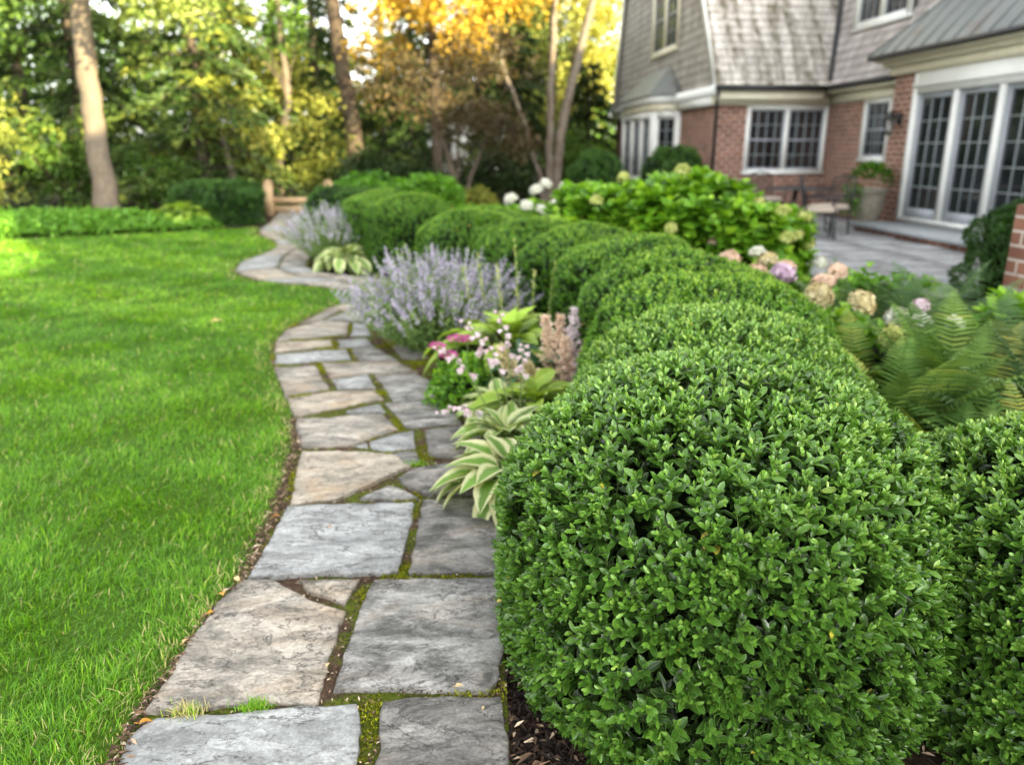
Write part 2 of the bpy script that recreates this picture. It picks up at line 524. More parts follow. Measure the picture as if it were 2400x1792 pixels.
MT['lf_pale'] = leaf_mat('leaf_pale_green', [(0, (.08, .13, .025)), (.5, (.24, .31, .07)), (1, (.42, .46, .14))], .38, .5, .3, TINT, gain=1.0)
MT['lf_dark'] = leaf_mat('leaf_dark_evergreen', [(0, (.010, .022, .006)), (.5, (.03, .06, .013)), (.85, (.08, .12, .02)), (1, (.26, .27, .035))], .2, .55, .25, TINT, gain=1.0)
MT['lf_orange'] = leaf_mat('leaf_orange', [(0, (.13, .09, .014)), (.35, (.36, .24, .03)), (.75, (.60, .41, .05)), (1, (.66, .52, .12))], .4, .55, .25, (1.2, 1., .35), gain=.95)
MT['lf_bronze'] = leaf_mat('leaf_bronze', [(0, (.022, .016, .008)), (.5, (.065, .050, .018)), (.85, (.15, .10, .04)), (1, (.26, .17, .08))], .28, .55, .25, (1.2, 1., .5), gain=.95)
MT['lf_under'] = leaf_mat('leaf_understory', [(0, (.05, .075, .012)), (.5, (.18, .21, .035)), (.85, (.38, .37, .08)), (1, (.54, .46, .12))], .38, .55, .25, TINT, gain=1.1)
MT['hyd_leaf'] = leaf_mat('hydrangea_leaf', [(0, (.02, .07, .006)), (.5, (.11, .26, .014)), (1, (.32, .50, .04))], .32, .42, .4, edge=None)
MT['fern'] = leaf_mat('fern_frond', [(0, (.02, .055, .010)), (.45, (.095, .19, .035)), (.75, (.20, .32, .07)), (1, (.38, .38, .08))], .25, .65, .15, gain=1.0)
MT['fern_blue'] = leaf_mat('fern_frond_cool', [(0, (.025, .06, .02)), (.5, (.12, .21, .085)), (1, (.30, .40, .19))], .25, .65, .15, gain=1.0)
MT['cat_leaf'] = leaf_mat('catmint_leaf', [(0, (.03, .065, .014)), (.5, (.12, .20, .055)), (1, (.26, .34, .12))], .25, .7, .2)
MT['cat_flower'] = leaf_mat('catmint_flower', [(0, (.27, .24, .34)), (.5, (.48, .43, .55)), (1, (.68, .64, .72))], .3, .7, .2, tint=(1, .95, 1.05), gain=1.05)
MT['gc'] = leaf_mat('ground_cover_leaf', [(0, (.02, .06, .006)), (.5, (.07, .18, .016)), (1, (.17, .33, .035))], .3, .5, .35)
MT['hosta_var'] = hosta_mat('hosta_variegated', (.15, .29, .035), (.66, .66, .36), .50, .12)
MT['hosta_lime'] = hosta_mat('hosta_lime', (.27, .42, .04), (.46, .56, .10), .85, .2)
MT['hosta_blue'] = hosta_mat('hosta_blue', (.085, .19, .095), (.15, .28, .14), .95, .2)
MT['hosta_cream'] = hosta_mat('hosta_cream', (.19, .33, .06), (.62, .66, .34), .50, .2)
FT = (1, .95, .9)
MT['fl_pinkwhite'] = leaf_mat('petal_blush', [(0, (.50, .34, .36)), (.5, (.72, .58, .62)), (1, (.84, .78, .80))], .3, .6, .2, tint=FT, gain=1.05)
MT['fl_white'] = leaf_mat('petal_white', [(0, (.52, .56, .36)), (.5, (.74, .74, .64)), (1, (.84, .83, .78))], .25, .6, .2, tint=FT, gain=1.05)
MT['fl_lime'] = leaf_mat('petal_lime', [(0, (.28, .36, .08)), (.5, (.50, .55, .16)), (1, (.68, .68, .32))], .3, .6, .2, tint=FT, gain=1.05)
MT['fl_peach'] = leaf_mat('petal_peach', [(0, (.50, .33, .22)), (.5, (.74, .55, .41)), (1, (.82, .70, .57))], .3, .6, .2, tint=FT, gain=1.05)
MT['fl_cream'] = leaf_mat('petal_cream', [(0, (.44, .36, .16)), (.5, (.64, .56, .30)), (1, (.78, .72, .50))], .3, .6, .2, tint=FT, gain=1.05)
MT['fl_lilac'] = leaf_mat('petal_lilac', [(0, (.40, .28, .38)), (.5, (.60, .45, .56)), (1, (.74, .64, .70))], .3, .6, .2, tint=FT, gain=1.05)
MT['fl_magenta'] = leaf_mat('petal_magenta', [(0, (.28, .03, .14)), (.5, (.52, .09, .30)), (1, (.68, .24, .46))], .3, .6, .2, tint=FT, gain=1.05)
MT['fl_yellow'] = leaf_mat('petal_yellow', [(0, (.50, .36, .01)), (.5, (.74, .60, .02)), (1, (.80, .72, .10))], .3, .6, .2, tint=FT, gain=1.05)

# ------------------------------------------------------------------ world, sun, camera
w = bpy.data.worlds.new('World'); S.world = w; w.use_nodes = True
wt = w.node_tree; wt.nodes.clear()
sky = wt.nodes.new('ShaderNodeTexSky'); sky.sky_type = 'NISHITA'; sky.sun_disc = False
sky.sun_elevation = SUN_EL
sky.air_density = 1.0; sky.dust_density = 2.5; sky.ozone_density = 1.0
hs = wt.nodes.new('ShaderNodeHueSaturation'); hs.inputs['Saturation'].default_value = .13
bg = wt.nodes.new('ShaderNodeBackground'); bg.inputs['Strength'].default_value = SKY_STRENGTH = 1.0
wo = wt.nodes.new('ShaderNodeOutputWorld')
wt.links.new(sky.outputs[0], hs.inputs['Color']); wt.links.new(hs.outputs[0], bg.inputs['Color']); wt.links.new(bg.outputs[0], wo.inputs[0])
# direction TOWARDS the sun in plan: (+cos az, -sin az)
sdx, sdy = math.cos(SUN_AZ), -math.sin(SUN_AZ)
sky.sun_rotation = math.atan2(sdx, sdy) % (2 * PI)
sl = bpy.data.lights.new('sun', 'SUN'); sl.energy = 30.0; sl.angle = math.radians(.53); sl.color = (1., .85, .50)
so = link(bpy.data.objects.new('sun', sl))
so.rotation_euler = Vector((sdx * math.cos(SUN_EL), sdy * math.cos(SUN_EL), math.sin(SUN_EL))).to_track_quat('Z', 'Y').to_euler()

cam = bpy.data.cameras.new('camera'); co = link(bpy.data.objects.new('camera', cam))
cam.sensor_width = 36; cam.lens = 27.0; cam.clip_start = .05; cam.clip_end = 800
co.location = (0, 0, 1.4)
co.rotation_euler = (math.radians(90 - 16.8), 0, math.radians(-5.03))
cam.dof.use_dof = True; cam.dof.focus_distance = 1.78; cam.dof.aperture_fstop = 2.1; cam.dof.aperture_blades = 0
S.camera = co
S.view_settings.view_transform = 'Standard'; S.view_settings.look = 'None'; S.view_settings.exposure = 0
S.render.engine = 'CYCLES'
cy = S.cycles
cy.use_denoising = True; cy.denoiser = 'OPENIMAGEDENOISE'; cy.max_bounces = 7; cy.diffuse_bounces = 3; cy.glossy_bounces = 3
cy.transmission_bounces = 4; cy.transparent_max_bounces = 4; cy.sample_clamp_indirect = 6; cy.caustics_reflective = False; cy.caustics_refractive = False
cy.use_adaptive_sampling = True; cy.adaptive_threshold = .02

# ------------------------------------------------------------------ ground, lawn, path
PATH_L = np.array([(-0.81, 1.2), (-0.809, 1.497), (-0.804, 1.564), (-0.803, 1.74), (-0.738, 2.172), (-0.7, 2.403), (-0.693, 2.878), (-0.734, 3.585), (-0.831, 4.073), (-1.013, 4.703), (-1.176, 5.15), (-1.264, 5.469), (-1.321, 5.897), (-1.296, 6.385), (-1.15, 7.051), (-0.824, 7.803), (-0.95, 8.081), (-1.297, 8.373), (-1.736, 8.624), (-2.204, 8.921), (-2.561, 9.586), (-2.666, 10.28), (-2.594, 11.012), (-2.485, 12.026), (-2.781, 13.003), (-3.339, 14.163), (-3.42, 15.108), (-3.52, 16.294), (-3.68, 17.442), (-4.0, 19.8)])
PATH_R = np.array([(0.139, 1.2), (0.139, 1.414), (0.129, 1.481), (0.145, 1.886), (0.16, 2.327), (0.2, 2.844), (0.23, 3.332), (0.2, 3.843), (0.06, 4.517), (-0.08, 5.186), (-0.25, 6.053), (-0.1, 6.9), (0.132, 7.641), (0.0, 8.3), (-0.418, 8.667), (-0.963, 8.98), (-1.441, 9.376), (-1.72, 9.906), (-1.8, 10.801), (-1.7, 11.57), (-1.95, 12.809), (-2.5, 14.0), (-2.66, 15.248), (-2.8, 16.47), (-2.95, 17.402), (-3.2, 19.8)])
path_poly = np.vstack([PATH_L, PATH_R[::-1]])


def sheet(name, pts, z, mat, step=None):
    g = Geo(); g.poly(np.c_[np.asarray(pts), np.full(len(pts), z)])
    me = g.mesh(name, [mat])
    if me.polygons[0].normal.z < 0:
        me.flip_normals()
    o = link(bpy.data.objects.new(name, me)); o['kind'] = 'structure'
    return o


sheet('ground', [(-250, -120), (250, -120), (250, 380), (-250, 380)], -.06, MT['earth'])
lawn_far = [(-5.4, 14.2), (-7.3, 13.5), (-9.6, 12.9), (-16, 12.2)]
lawn_poly = np.array([(-16, .3)] + [(-.81, .3)] + [tuple(p) for p in PATH_L[:27]] + [(-4.05, 15.1)] + lawn_far)
sheet('lawn', lawn_poly, -.014, MT['lawn'])
sheet('garden_bed', [(-3.3, .2), (8.6, .2), (8.6, 7.), (4.1, 7.), (4.1, 17.6), (6, 17.6), (6, 30), (-9, 30), (-16, 20), (-16, 12), (-3.3, 12)], -.028, MT['soil'])
sheet('path_bed', path_poly, -.007, MT['joint'])
sheet('patio', [(4.3, 7.2), (8.55, 7.2), (8.55, 17.75), (4.7, 17.75), (4.3, 13)], .004, MT['patio'])
g = Geo()                                                       # joints of the patio paving as a thin raised course of flags
r0 = np.random.default_rng(5)
y = 7.25
while y < 17.5:
    h = r0.uniform(.45, .75); x = 4.75 if y > 13 else 4.35
    while x < 8.45:
        ww = min(r0.uniform(.5, 1.1), 8.5 - x)
        if ww > .2: g.box((x, y, .004), (x + ww - .014, min(y + h, 17.7) - .014, .018 + r0.uniform(0, .003)))
        x += ww
    y += h
p = obj('patio_paving', g, MT['patio']); p['kind'] = 'structure'


def resample(P, n):
    d = np.concatenate([[0], np.cumsum(np.linalg.norm(np.diff(P, axis=0), axis=1))])
    t = np.linspace(0, d[-1], n)
    return np.c_[np.interp(t, d, P[:, 0]), np.interp(t, d, P[:, 1])]


def flagstone(poly, mat, label, near=True, k=[0]):
    k[0] += 1
    P = np.asarray(poly, float)
    if np.sum(P[:, 0] * np.roll(P[:, 1], -1) - np.roll(P[:, 0], -1) * P[:, 1]) < 0:
        P = P[::-1]
    r = np.random.default_rng(100 + k[0])
    c = P.mean(0)
    st = .022 if near else .07
    B = []
    for a, b in zip(P, np.roll(P, -1, 0)):
        n = max(1, int(np.linalg.norm(b - a) / st))
        for i in range(n):
            B.append(a + (b - a) * i / n)
    B = np.array(B)
    d = nrm(np.c_[(np.roll(B, -1, 0) - np.roll(B, 1, 0))[:, 1], -(np.roll(B, -1, 0) - np.roll(B, 1, 0))[:, 0]])   # outward
    s = np.arange(len(B)) * st
    wob = .004 * vnoise(np.c_[s, s * 0, s * 0], 9, k[0] * 3.1) + .005 * vnoise(np.c_[s, s * 0, s * 0], 31, k[0] * 7.7) - .007 * np.clip(vnoise(np.c_[s, s * 0, s * 0], 14, k[0] * 1.7) - .45, 0, 1) + r.normal(0, .0013, len(B))
    B = B + d * (wob - .003)[:, None]
    gs = .018 if near else .08
    lo, hi = B.min(0), B.max(0)
    X, Y = np.meshgrid(np.arange(lo[0], hi[0], gs), np.arange(lo[1], hi[1], gs))
    I = np.c_[X.ravel(), Y.ravel()] + r.uniform(-.3, .3, (X.size, 2)) * gs
    I = I[inside(I, B)]
    I = I[seg_dist(I, B) > gs * .6] if len(I) else I
    allp = np.vstack([B, I]) if len(I) else B
    vs, es, fs, *_ = delaunay_2d_cdt([Vector(q) for q in allp], [], [list(range(len(B)))], 1, 1e-5)
    V2 = np.array([tuple(v) for v in vs])
    bd = seg_dist(V2, B)
    tilt = r.normal(0, .004, 2)
    so_ = r.uniform(0, 50)
    q = np.c_[V2, np.zeros(len(V2))]
    lay = vnoise(q + so_, 4.2) * .9 + vnoise(q + so_, 11) * .45 + vnoise(q + so_, 27) * .2
    ter = np.floor(lay * 2.2) + np.clip(((lay * 2.2) % 1 - .82) / .18, 0, 1)
    zz = .006 + ter * .0032 + lay * .0012 + r.normal(0, .0004, len(V2)) + (V2 - c) @ tilt
    zz -= np.clip(1 - bd / .006, 0, 1) ** 2 * .002
    V = np.c_[V2, zz]
    F = np.array([list(f) for f in fs])
    a, b_, c_ = V2[F[:, 0]], V2[F[:, 1]], V2[F[:, 2]]
    cr = (b_ - a)[:, 0] * (c_ - a)[:, 1] - (b_ - a)[:, 1] * (c_ - a)[:, 0]
    F[cr < 0] = F[cr < 0][:, ::-1]
    g = Geo(); g.add(V, F, V2, np.clip(bd / .014, 0, 1))
    nb = len(B)
    top = V[:nb]
    ring = np.vstack([top + np.c_[d * -.0002, np.full(nb, -.0002)], np.c_[B + d * .003 + r.normal(0, .0015, (nb, 2)), np.full(nb, -.014)], np.c_[B - d * .004, np.full(nb, -.045)]])
    i = np.arange(nb); j = (i + 1) % nb
    g.add(ring, np.vstack([np.stack([i + nb, j + nb, j, i], 1), np.stack([i + 2 * nb, j + 2 * nb, j + nb, i + nb], 1)]), np.c_[ring[:, :2]], .0)
    o = obj('flagstone', g, MT[mat], None, False, (c[0], c[1], 0), True)
    fl_ = np.zeros(len(o.data.polygons), bool); fl_[:len(F)] = True; o.data.polygons.foreach_set('use_smooth', fl_)
    tag(o, label, 'flagstone', 'flagstones of the garden path')
    return B


STONES = [
 ([(-0.806, 1.564), (-0.817, 1.643), (-0.788, 1.707), (-0.764, 1.721), (-0.682, 1.721), (-0.574, 1.716), (-0.431, 1.731), (-0.26, 1.726), (-0.241, 1.644), (-0.233, 1.514), (-0.23, 1.25), (-0.8, 1.25)], 'flag_blue', 'flaking blue-grey flagstone at the bottom left corner of the path'),
 ([(-0.196, 1.731), (-0.025, 1.741), (0.122, 1.728), (0.129, 1.634), (0.129, 1.482), (0.128, 1.25), (-0.194, 1.25), (-0.195, 1.511), (-0.196, 1.625)], 'flag_dark', 'dark mottled flagstone at the bottom edge beside the mulch and front boxwood'),
 ([(-0.808, 1.74), (-0.791, 1.891), (-0.783, 2.056), (-0.75, 2.258), (-0.704, 2.376), (-0.604, 2.367), (-0.51, 2.274), (-0.446, 2.219), (-0.339, 2.167), (-0.348, 2.028), (-0.353, 1.88), (-0.366, 1.737), (-0.472, 1.747), (-0.581, 1.744), (-0.687, 1.737)], 'flag_tan', 'large tan streaked flagstone beside the lawn with a mossy crack'),
 ([(-0.266, 2.338), (-0.022, 2.323), (0.155, 2.321), (0.147, 2.154), (0.145, 1.913), (0.118, 1.793), (0.089, 1.739), (-0.197, 1.777), (-0.325, 1.784), (-0.313, 1.949), (-0.298, 2.158)], 'flag_grey', 'large grey green-stained flagstone against the front boxwood'),
 ([(-0.528, 2.357), (-0.31, 2.348), (-0.346, 2.198), (-0.477, 2.284)], 'flag_tan', 'small tan triangular flagstone wedged in mossy joints'),
 ([(-0.668, 2.954), (-0.543, 2.953), (-0.326, 2.954), (-0.151, 2.949), (-0.152, 2.739), (-0.186, 2.379), (-0.457, 2.382), (-0.701, 2.39), (-0.687, 2.555), (-0.677, 2.768)], 'flag_blue', 'large smooth blue-grey rectangular flagstone beyond the tan streaked slab'),
 ([(-0.116, 2.956), (0.07, 2.954), (0.24, 2.938), (0.213, 2.672), (0.168, 2.348), (-0.022, 2.361), (-0.149, 2.369)], 'flag_dark', 'dark stained flagstone under the trailing variegated hosta leaves'),
 ([(-0.719, 3.556), (-0.428, 3.55), (-0.272, 3.503), (-0.182, 3.312), (-0.299, 3.178), (-0.477, 2.978), (-0.665, 2.964), (-0.692, 3.259)], 'flag_warm', 'large buff flagstone with an orange corner, angled on its right side'),
 ([(-0.382, 2.986), (-0.276, 3.12), (-0.22, 3.092), (-0.134, 2.972), (-0.248, 2.961)], 'flag_grey', 'small pale triangular flagstone beyond the smooth blue-grey slab'),
 ([(-0.234, 3.196), (-0.172, 3.298), (-0.016, 3.335), (0.21, 3.315), (0.235, 2.975), (-0.108, 2.997), (-0.164, 3.066), (-0.213, 3.136)], 'flag_dark', 'dark grey pointed flagstone left of the near hosta'),
 ([(-0.824, 4.03), (-0.651, 4.046), (-0.361, 4.086), (-0.261, 3.814), (-0.497, 3.614), (-0.729, 3.596), (-0.794, 3.861)], 'flag_tan', 'wide pale tan flagstone at the lawn side left of the hosta flowers'),
 ([(-0.478, 3.613), (-0.26, 3.785), (-0.181, 3.807), (-0.162, 3.533), (-0.301, 3.52)], 'flag_blue', 'pale wedge flagstone pointing left beside a mossy joint'),
 ([(-0.273, 3.505), (-0.162, 3.521), (-0.135, 3.384), (-0.191, 3.319)], 'flag_grey', 'tiny grey flagstone between the buff slab and a moss patch'),
 ([(-0.126, 3.805), (0.082, 3.843), (0.211, 3.773), (0.202, 3.41), (0.07, 3.39), (-0.1, 3.429)], 'flag_dark', 'dark shaded flagstone below the pink-white hosta flowers'),
 ([(-0.362, 4.256), (-0.074, 4.303), (0.035, 4.101), (0.073, 3.88), (-0.221, 3.831)], 'flag_grey', 'blue-grey flagstone beside the magenta flower clump'),
 ([(-0.567, 4.137), (-0.394, 4.252), (-0.346, 4.107), (-0.54, 4.092)], 'flag_blue', 'small pale blue triangular flagstone in the middle of the path'),
 ([(-0.939, 4.397), (-0.717, 4.529), (-0.44, 4.544), (-0.374, 4.347), (-0.628, 4.193), (-0.84, 4.063), (-0.889, 4.216)], 'flag_warm', 'long tan flagstone stretching to the lawn left of the magenta flowers'),
 ([(-1.162, 5.112), (-0.893, 5.152), (-0.715, 4.561), (-0.963, 4.436), (-1.055, 4.763)], 'flag_tan', 'pinkish grey flagstone at the lawn edge left of the small blue slab'),
 ([(-0.742, 4.8), (-0.516, 4.869), (-0.443, 4.585), (-0.673, 4.565)], 'flag_blue', 'small bright blue rectangular flagstone in mid path'),
 ([(-0.471, 4.867), (-0.204, 4.864), (-0.02, 4.549), (-0.07, 4.322), (-0.321, 4.289)], 'flag_grey', 'grey-brown flagstone with a rounded bed side under the catmint'),
 ([(-0.857, 5.174), (-0.626, 5.204), (-0.332, 5.163), (-0.193, 4.909), (-0.506, 4.9), (-0.762, 4.829)], 'flag_tan', 'wide grey flagstone crossing the path left of the catmint base'),
 ([(-1.224, 5.472), (-0.733, 5.555), (-0.657, 5.253), (-1.175, 5.189)], 'flag_blue', 'long pale blue flagstone lying across the path by the lawn'),
 ([(-0.701, 5.585), (-0.541, 5.606), (-0.335, 5.218), (-0.613, 5.24)], 'flag_grey', 'short grey flagstone right of the long pale blue slab'),
 ([(-1.30, 5.856), (-0.888, 5.88), (-0.84, 5.652), (-1.25, 5.531)], 'flag_warm', 'orange-tan flagstone at the lawn edge beyond the long pale blue slab'),
 ([(-0.843, 5.876), (-0.626, 5.921), (-0.543, 5.641), (-0.791, 5.625)], 'flag_blue', 'pale blue flagstone right of the orange-tan slab'),
 ([(-1.297, 6.23), (-1.061, 6.563), (-0.818, 6.503), (-0.78, 6.027), (-1.298, 5.891)], 'flag_tan', 'pale broad flagstone on the lawn side where the path starts to curve'),
 ([(-1.03, 6.593), (-0.903, 7.003), (-0.719, 6.919), (-0.705, 6.535), (-0.805, 6.543)], 'flag_grey', 'grey flagstone in mid path left of the catmint flowers'),
 ([(-1.241, 6.459), (-1.101, 6.953), (-0.946, 7.05), (-1.069, 6.619)], 'flag_tan', 'narrow tan flagstone along the curved lawn edge'),
 ([(-0.781, 6.478), (-0.677, 6.468), (-0.586, 5.986), (-0.752, 5.998)], 'flag_blue', 'narrow blue flagstone tucked beside the catmint'),
]
stone_polys = [flagstone(*s, near=(np.mean([q[1] for q in s[0]]) < 3.4)) for s in STONES]

# stones hidden partly by the catmint, then the far bends of the path: rows cut across the ribbon
flagstone([(-.60, 6.46), (-.30, 6.42), (-.27, 6.03), (-.52, 5.98)], 'flag_grey', 'grey flagstone mostly hidden under the catmint', False)
flagstone([(-.50, 5.95), (-.28, 5.98), (-.12, 5.26), (-.30, 5.25)], 'flag_grey', 'shaded flagstone along the catmint base', False)


rr = np.random.default_rng(3)
fm = ['flag_tan', 'flag_blue', 'flag_grey', 'flag_tan', 'flag_warm']
row_id = 0
for (la, lb, ra, rb, n, lab) in [(PATH_L[14:16], None, PATH_R[11:13], None, 2, 'pale flagstone behind the catmint flowers before the left bend'),
                                 (PATH_L[15:21], None, PATH_R[12:18], None, 6, 'pale flagstone on the long leftward bend below the far hosta'),
                                 (PATH_L[20:25], None, PATH_R[17:21], None, 5, 'pale flagstone on the far bend left of the pale catmint'),
                                 (PATH_L[24:], None, PATH_R[20:], None, 8, 'pale flagstone on the last stretch towards the wooden gate')]:
    A, B_ = resample(la, n + 1), resample(ra, n + 1)
    for i in range(n):
        a0, a1, b0, b1 = A[i], A[i + 1], B_[i], B_[i + 1]
        k = 2
        cuts = np.sort(np.concatenate([[0.02, .98], [rr.uniform(.38, .62)]]))
        cut2 = cuts + np.array([0, rr.uniform(-.07, .07), 0])
        for j in range(k):
            q = [a0 + (b0 - a0) * cuts[j], a0 + (b0 - a0) * (cuts[j + 1] - .02), a1 + (b1 - a1) * (cut2[j + 1] - .02), a1 + (b1 - a1) * cut2[j]]
            q = np.array(q); c = q.mean(0); q = c + (q - c) * .965
            side = 'lawn side' if j == 0 else 'bed side'
            stone_polys.append(flagstone(q, fm[rr.integers(0, 5)], lab + ', ' + side, False))
        row_id += 1

# moss, litter and chips in the joints
near_st = [s for s in stone_polys if s[:, 1].min() < 6.5]
pts = np.c_[rng.uniform(-1.35, .3, 90000), rng.uniform(1.25, 6.6, 90000)]
pts = pts[inside(pts, path_poly)]
ok = np.ones(len(pts), bool)
for s in near_st:
    bb = (pts[:, 0] > s[:, 0].min() - .02) & (pts[:, 0] < s[:, 0].max() + .02) & (pts[:, 1] > s[:, 1].min() - .02) & (pts[:, 1] < s[:, 1].max() + .02)
    ix = np.where(bb & ok)[0]
    q = pts[ix]
    ins = inside(q, s)
    ok[ix[ins]] = False
jp = pts[ok]
mask = vnoise(np.c_[jp, jp[:, :1] * 0], 5.5, 2.) + .5 * vnoise(np.c_[jp, jp[:, :1] * 0], 17, 5.)
mp = jp[mask > -.12]
g = Geo()
mz = .002 + .008 * np.clip(mask[mask > -.12], 0, 1)
for rep in range(4):                                            # short velvety shoots
    n = len(mp)
    pz = np.c_[mp + rng.normal(0, .004, (n, 2)), mz - .006]
    g.leaves(QUAD, pz, nrm(rdir(n) * .8 + [0, 0, .8]), rdir(n), rng.uniform(.006, .013, n), rng.uniform(.003, .006, n), np.clip(.3 + mz * 30 + rng.normal(0, .2, n), 0, 1))
tag(obj('moss', g, MT['moss']), 'green moss growing in the joints of the flagstone path', 'moss', kind='stuff')
g = Geo()
lp = jp[(mask < .2) & (rng.random(len(jp)) < .5)]
n = len(lp)
g.leaves(BOX_LO, np.c_[lp, rng.uniform(-.004, .004, n)], nrm(rdir(n) * [1, 1, .25]), nrm(rdir(n) * .4 + [0, 0, 1]), rng.uniform(.004, .016, n), rng.uniform(.003, .008, n), rng.uniform(.3, 1, n) ** .8)
el_ = resample(PATH_L[:9], 400)
q = el_[rng.integers(0, 400, 2600)] + np.c_[rng.normal(-.014, .014, 2600), rng.normal(0, .01, 2600)]
n = len(q)
g.leaves(BOX_LO, np.c_[q, rng.uniform(-.012, .008, n)], nrm(rdir(n) * [1, 1, .3]), nrm(rdir(n) * .5 + [0, 0, 1]), rng.uniform(.006, .030, n), rng.uniform(.003, .011, n), rng.uniform(.35, 1, n) ** .7)
tag(obj('joint_litter', g, MT['chip']), 'brown crumbs and tan chips in the path joints', 'litter', kind='stuff')

# mulch under the hedge and beds
g = Geo()
q = np.vstack([np.c_[rng.uniform(.1, .75, 9000), rng.uniform(1.15, 2.3, 9000)], np.c_[rng.uniform(-.1, 1., 5000), rng.uniform(3, 6.4, 5000)], np.c_[rng.uniform(-2, 2, 5000), rng.uniform(8.6, 12, 5000)], np.c_[rng.uniform(.9, 2.6, 2500), rng.uniform(.9, 2., 2500)]])
q = q[~inside(q, path_poly)]
n = len(q)
g.leaves(BOX_LO, np.c_[q, rng.uniform(-.03, .004, n)], nrm(rdir(n) * [1, 1, .35]), nrm(rdir(n) * .6 + [0, 0, 1]), rng.uniform(.012, .05, n), rng.uniform(.004, .013, n), rng.random(n) ** 1.9)
tag(obj('mulch', g, MT['chip']), 'dark bark mulch covering the planting beds beside the path', 'mulch', kind='stuff')

# ------------------------------------------------------------------ lawn grass
def blades(P, h, wd, lean, tone, g):
    n = len(P)
    az = rng.uniform(0, 2 * PI, n) if lean is None else lean
    hd = np.c_[np.cos(az), np.sin(az), np.zeros(n)]
    side = np.c_[-np.sin(az), np.cos(az), np.zeros(n)]
    tw = rng.uniform(-1, 1, n)[:, None]
    side = nrm(side + hd * tw)
    bend = rng.uniform(.15, 1.25, n)
    ts = np.array([0, .4, .75, 1.]); ws = np.array([.8, 1, .7, 0.04])
    V = np.empty((n, 8, 3))
    for i, (t, ww) in enumerate(zip(ts, ws)):
        c = P + hd * (h * bend * t ** 1.6)[:, None] + np.array([0, 0, 1]) * (h * t * (1 - .42 * t * np.clip(bend, 0, 1)))[:, None]
        V[:, 2 * i] = c - side * (wd * ww * .5)[:, None]; V[:, 2 * i + 1] = c + side * (wd * ww * .5)[:, None]
    o = (np.arange(n) * 8)[:, None, None]
    F = (np.array([[0, 1, 3, 2], [2, 3, 5, 4], [4, 5, 7, 6]])[None] + o).reshape(-1, 4)
    uv = np.tile(np.array([[t, s] for t in ts for s in (-.5, .5)]), (n, 1))
    g.add(V.reshape(-1, 3), F, uv, np.repeat(tone, 8))


g = Geo()
for (y0, y1, x0, x1, dens, hh, ww) in [(1.15, 2.2, -3.0, -.7, 19000, .035, .0021), (2.2, 3.4, -3.4, -.66, 15000, .036, .0024), (3.4, 5.2, -4.6, -.7, 8500, .036, .0030),
                                       (5.2, 7.5, -6.2, -.75, 4200, .040, .0042), (7.5, 10.5, -8.5, -.75, 1900, .040, .0062), (10.5, 15.3, -12.5, -2.4, 1000, .042, .009)]:
    n = int((y1 - y0) * (x1 - x0) * dens)
    P = np.c_[rng.uniform(x0, x1, n), rng.uniform(y0, y1, n)]
    P = P[inside(P, lawn_poly)]
    de = seg_dist(P, PATH_L[:28], False)
    n = len(P)
    cl = vnoise(np.c_[P, P[:, :1] * 0], 7) + .6 * vnoise(np.c_[P, P[:, :1] * 0], 23, 4)
    keep = (rng.random(n) < np.clip(.78 + cl * .35, .2, 1)) & (rng.random(n) < np.clip(de / .06, .45, 1))
    P, de, cl = P[keep], de[keep], cl[keep]; n = len(P)
    h = hh * 1.05 * rng.uniform(.45, 1.35, n) * (1 + .25 * cl) * np.clip(.55 + de * 4, .5, 1)
    stripe = .15 * np.sign(np.sin((P[:, 0] * .55 + P[:, 1] * .85) * 2.9 + .5 * vnoise(np.c_[P, P[:, :1] * 0], .8)))
    tone = np.clip(.42 + (.06 + .06 * np.clip((P[:, 1] - 3) / 3, 0, 1)) * cl + stripe * .75 * np.clip((P[:, 1] - 3.5) / 3, 0, 1) + rng.normal(0, .17, n), .05, .84)
    straw = rng.random(n) < np.clip(.03 + .75 * np.exp(-de / .055), 0, .75)
    tone = np.where(straw, rng.uniform(.86, 1, n), tone)
    base_az = vnoise(np.c_[P, P[:, :1] * 0], 3.1, 7) * 2.6
    az = base_az + rng.normal(0, 1.2, n)
    blades(np.c_[P, np.full(n, -.016)], h, ww * 1.05 * rng.uniform(.6, 1.4, n), az, tone, g)
tag(obj('grass', g, MT['grass'], None, True), 'bright green mown lawn grass', 'grass', kind='stuff')


def grass_tuft(x, y, n, r, h, tone, label, name='grass_tuft'):
    g = Geo()
    P = np.c_[rng.normal(0, r, n), rng.normal(0, r * .5, n), np.full(n, -.004)]
    blades(P, h * rng.uniform(.4, 1.2, n), rng.uniform(.0016, .003, n), None, np.clip(tone + rng.normal(0, .12, n), 0, 1), g)
    o = obj(name, g, MT['grass'], None, True); o.location = (x, y, 0)
    tag(o, label, 'grass tuft', 'tufts growing in the path joints')


grass_tuft(-.522, 1.735, 260, .020, .030, .62, 'bright green feathery tuft in the joint above the flaking blue-grey slab')
grass_tuft(-.70, 1.735, 200, .026, .032, .88, 'dry straw-tipped tuft in the joint beside the lawn edge')
grass_tuft(-.15, 3.345, 160, .035, .025, .66, 'bright green sprout at the corner of the dark pointed flagstone')

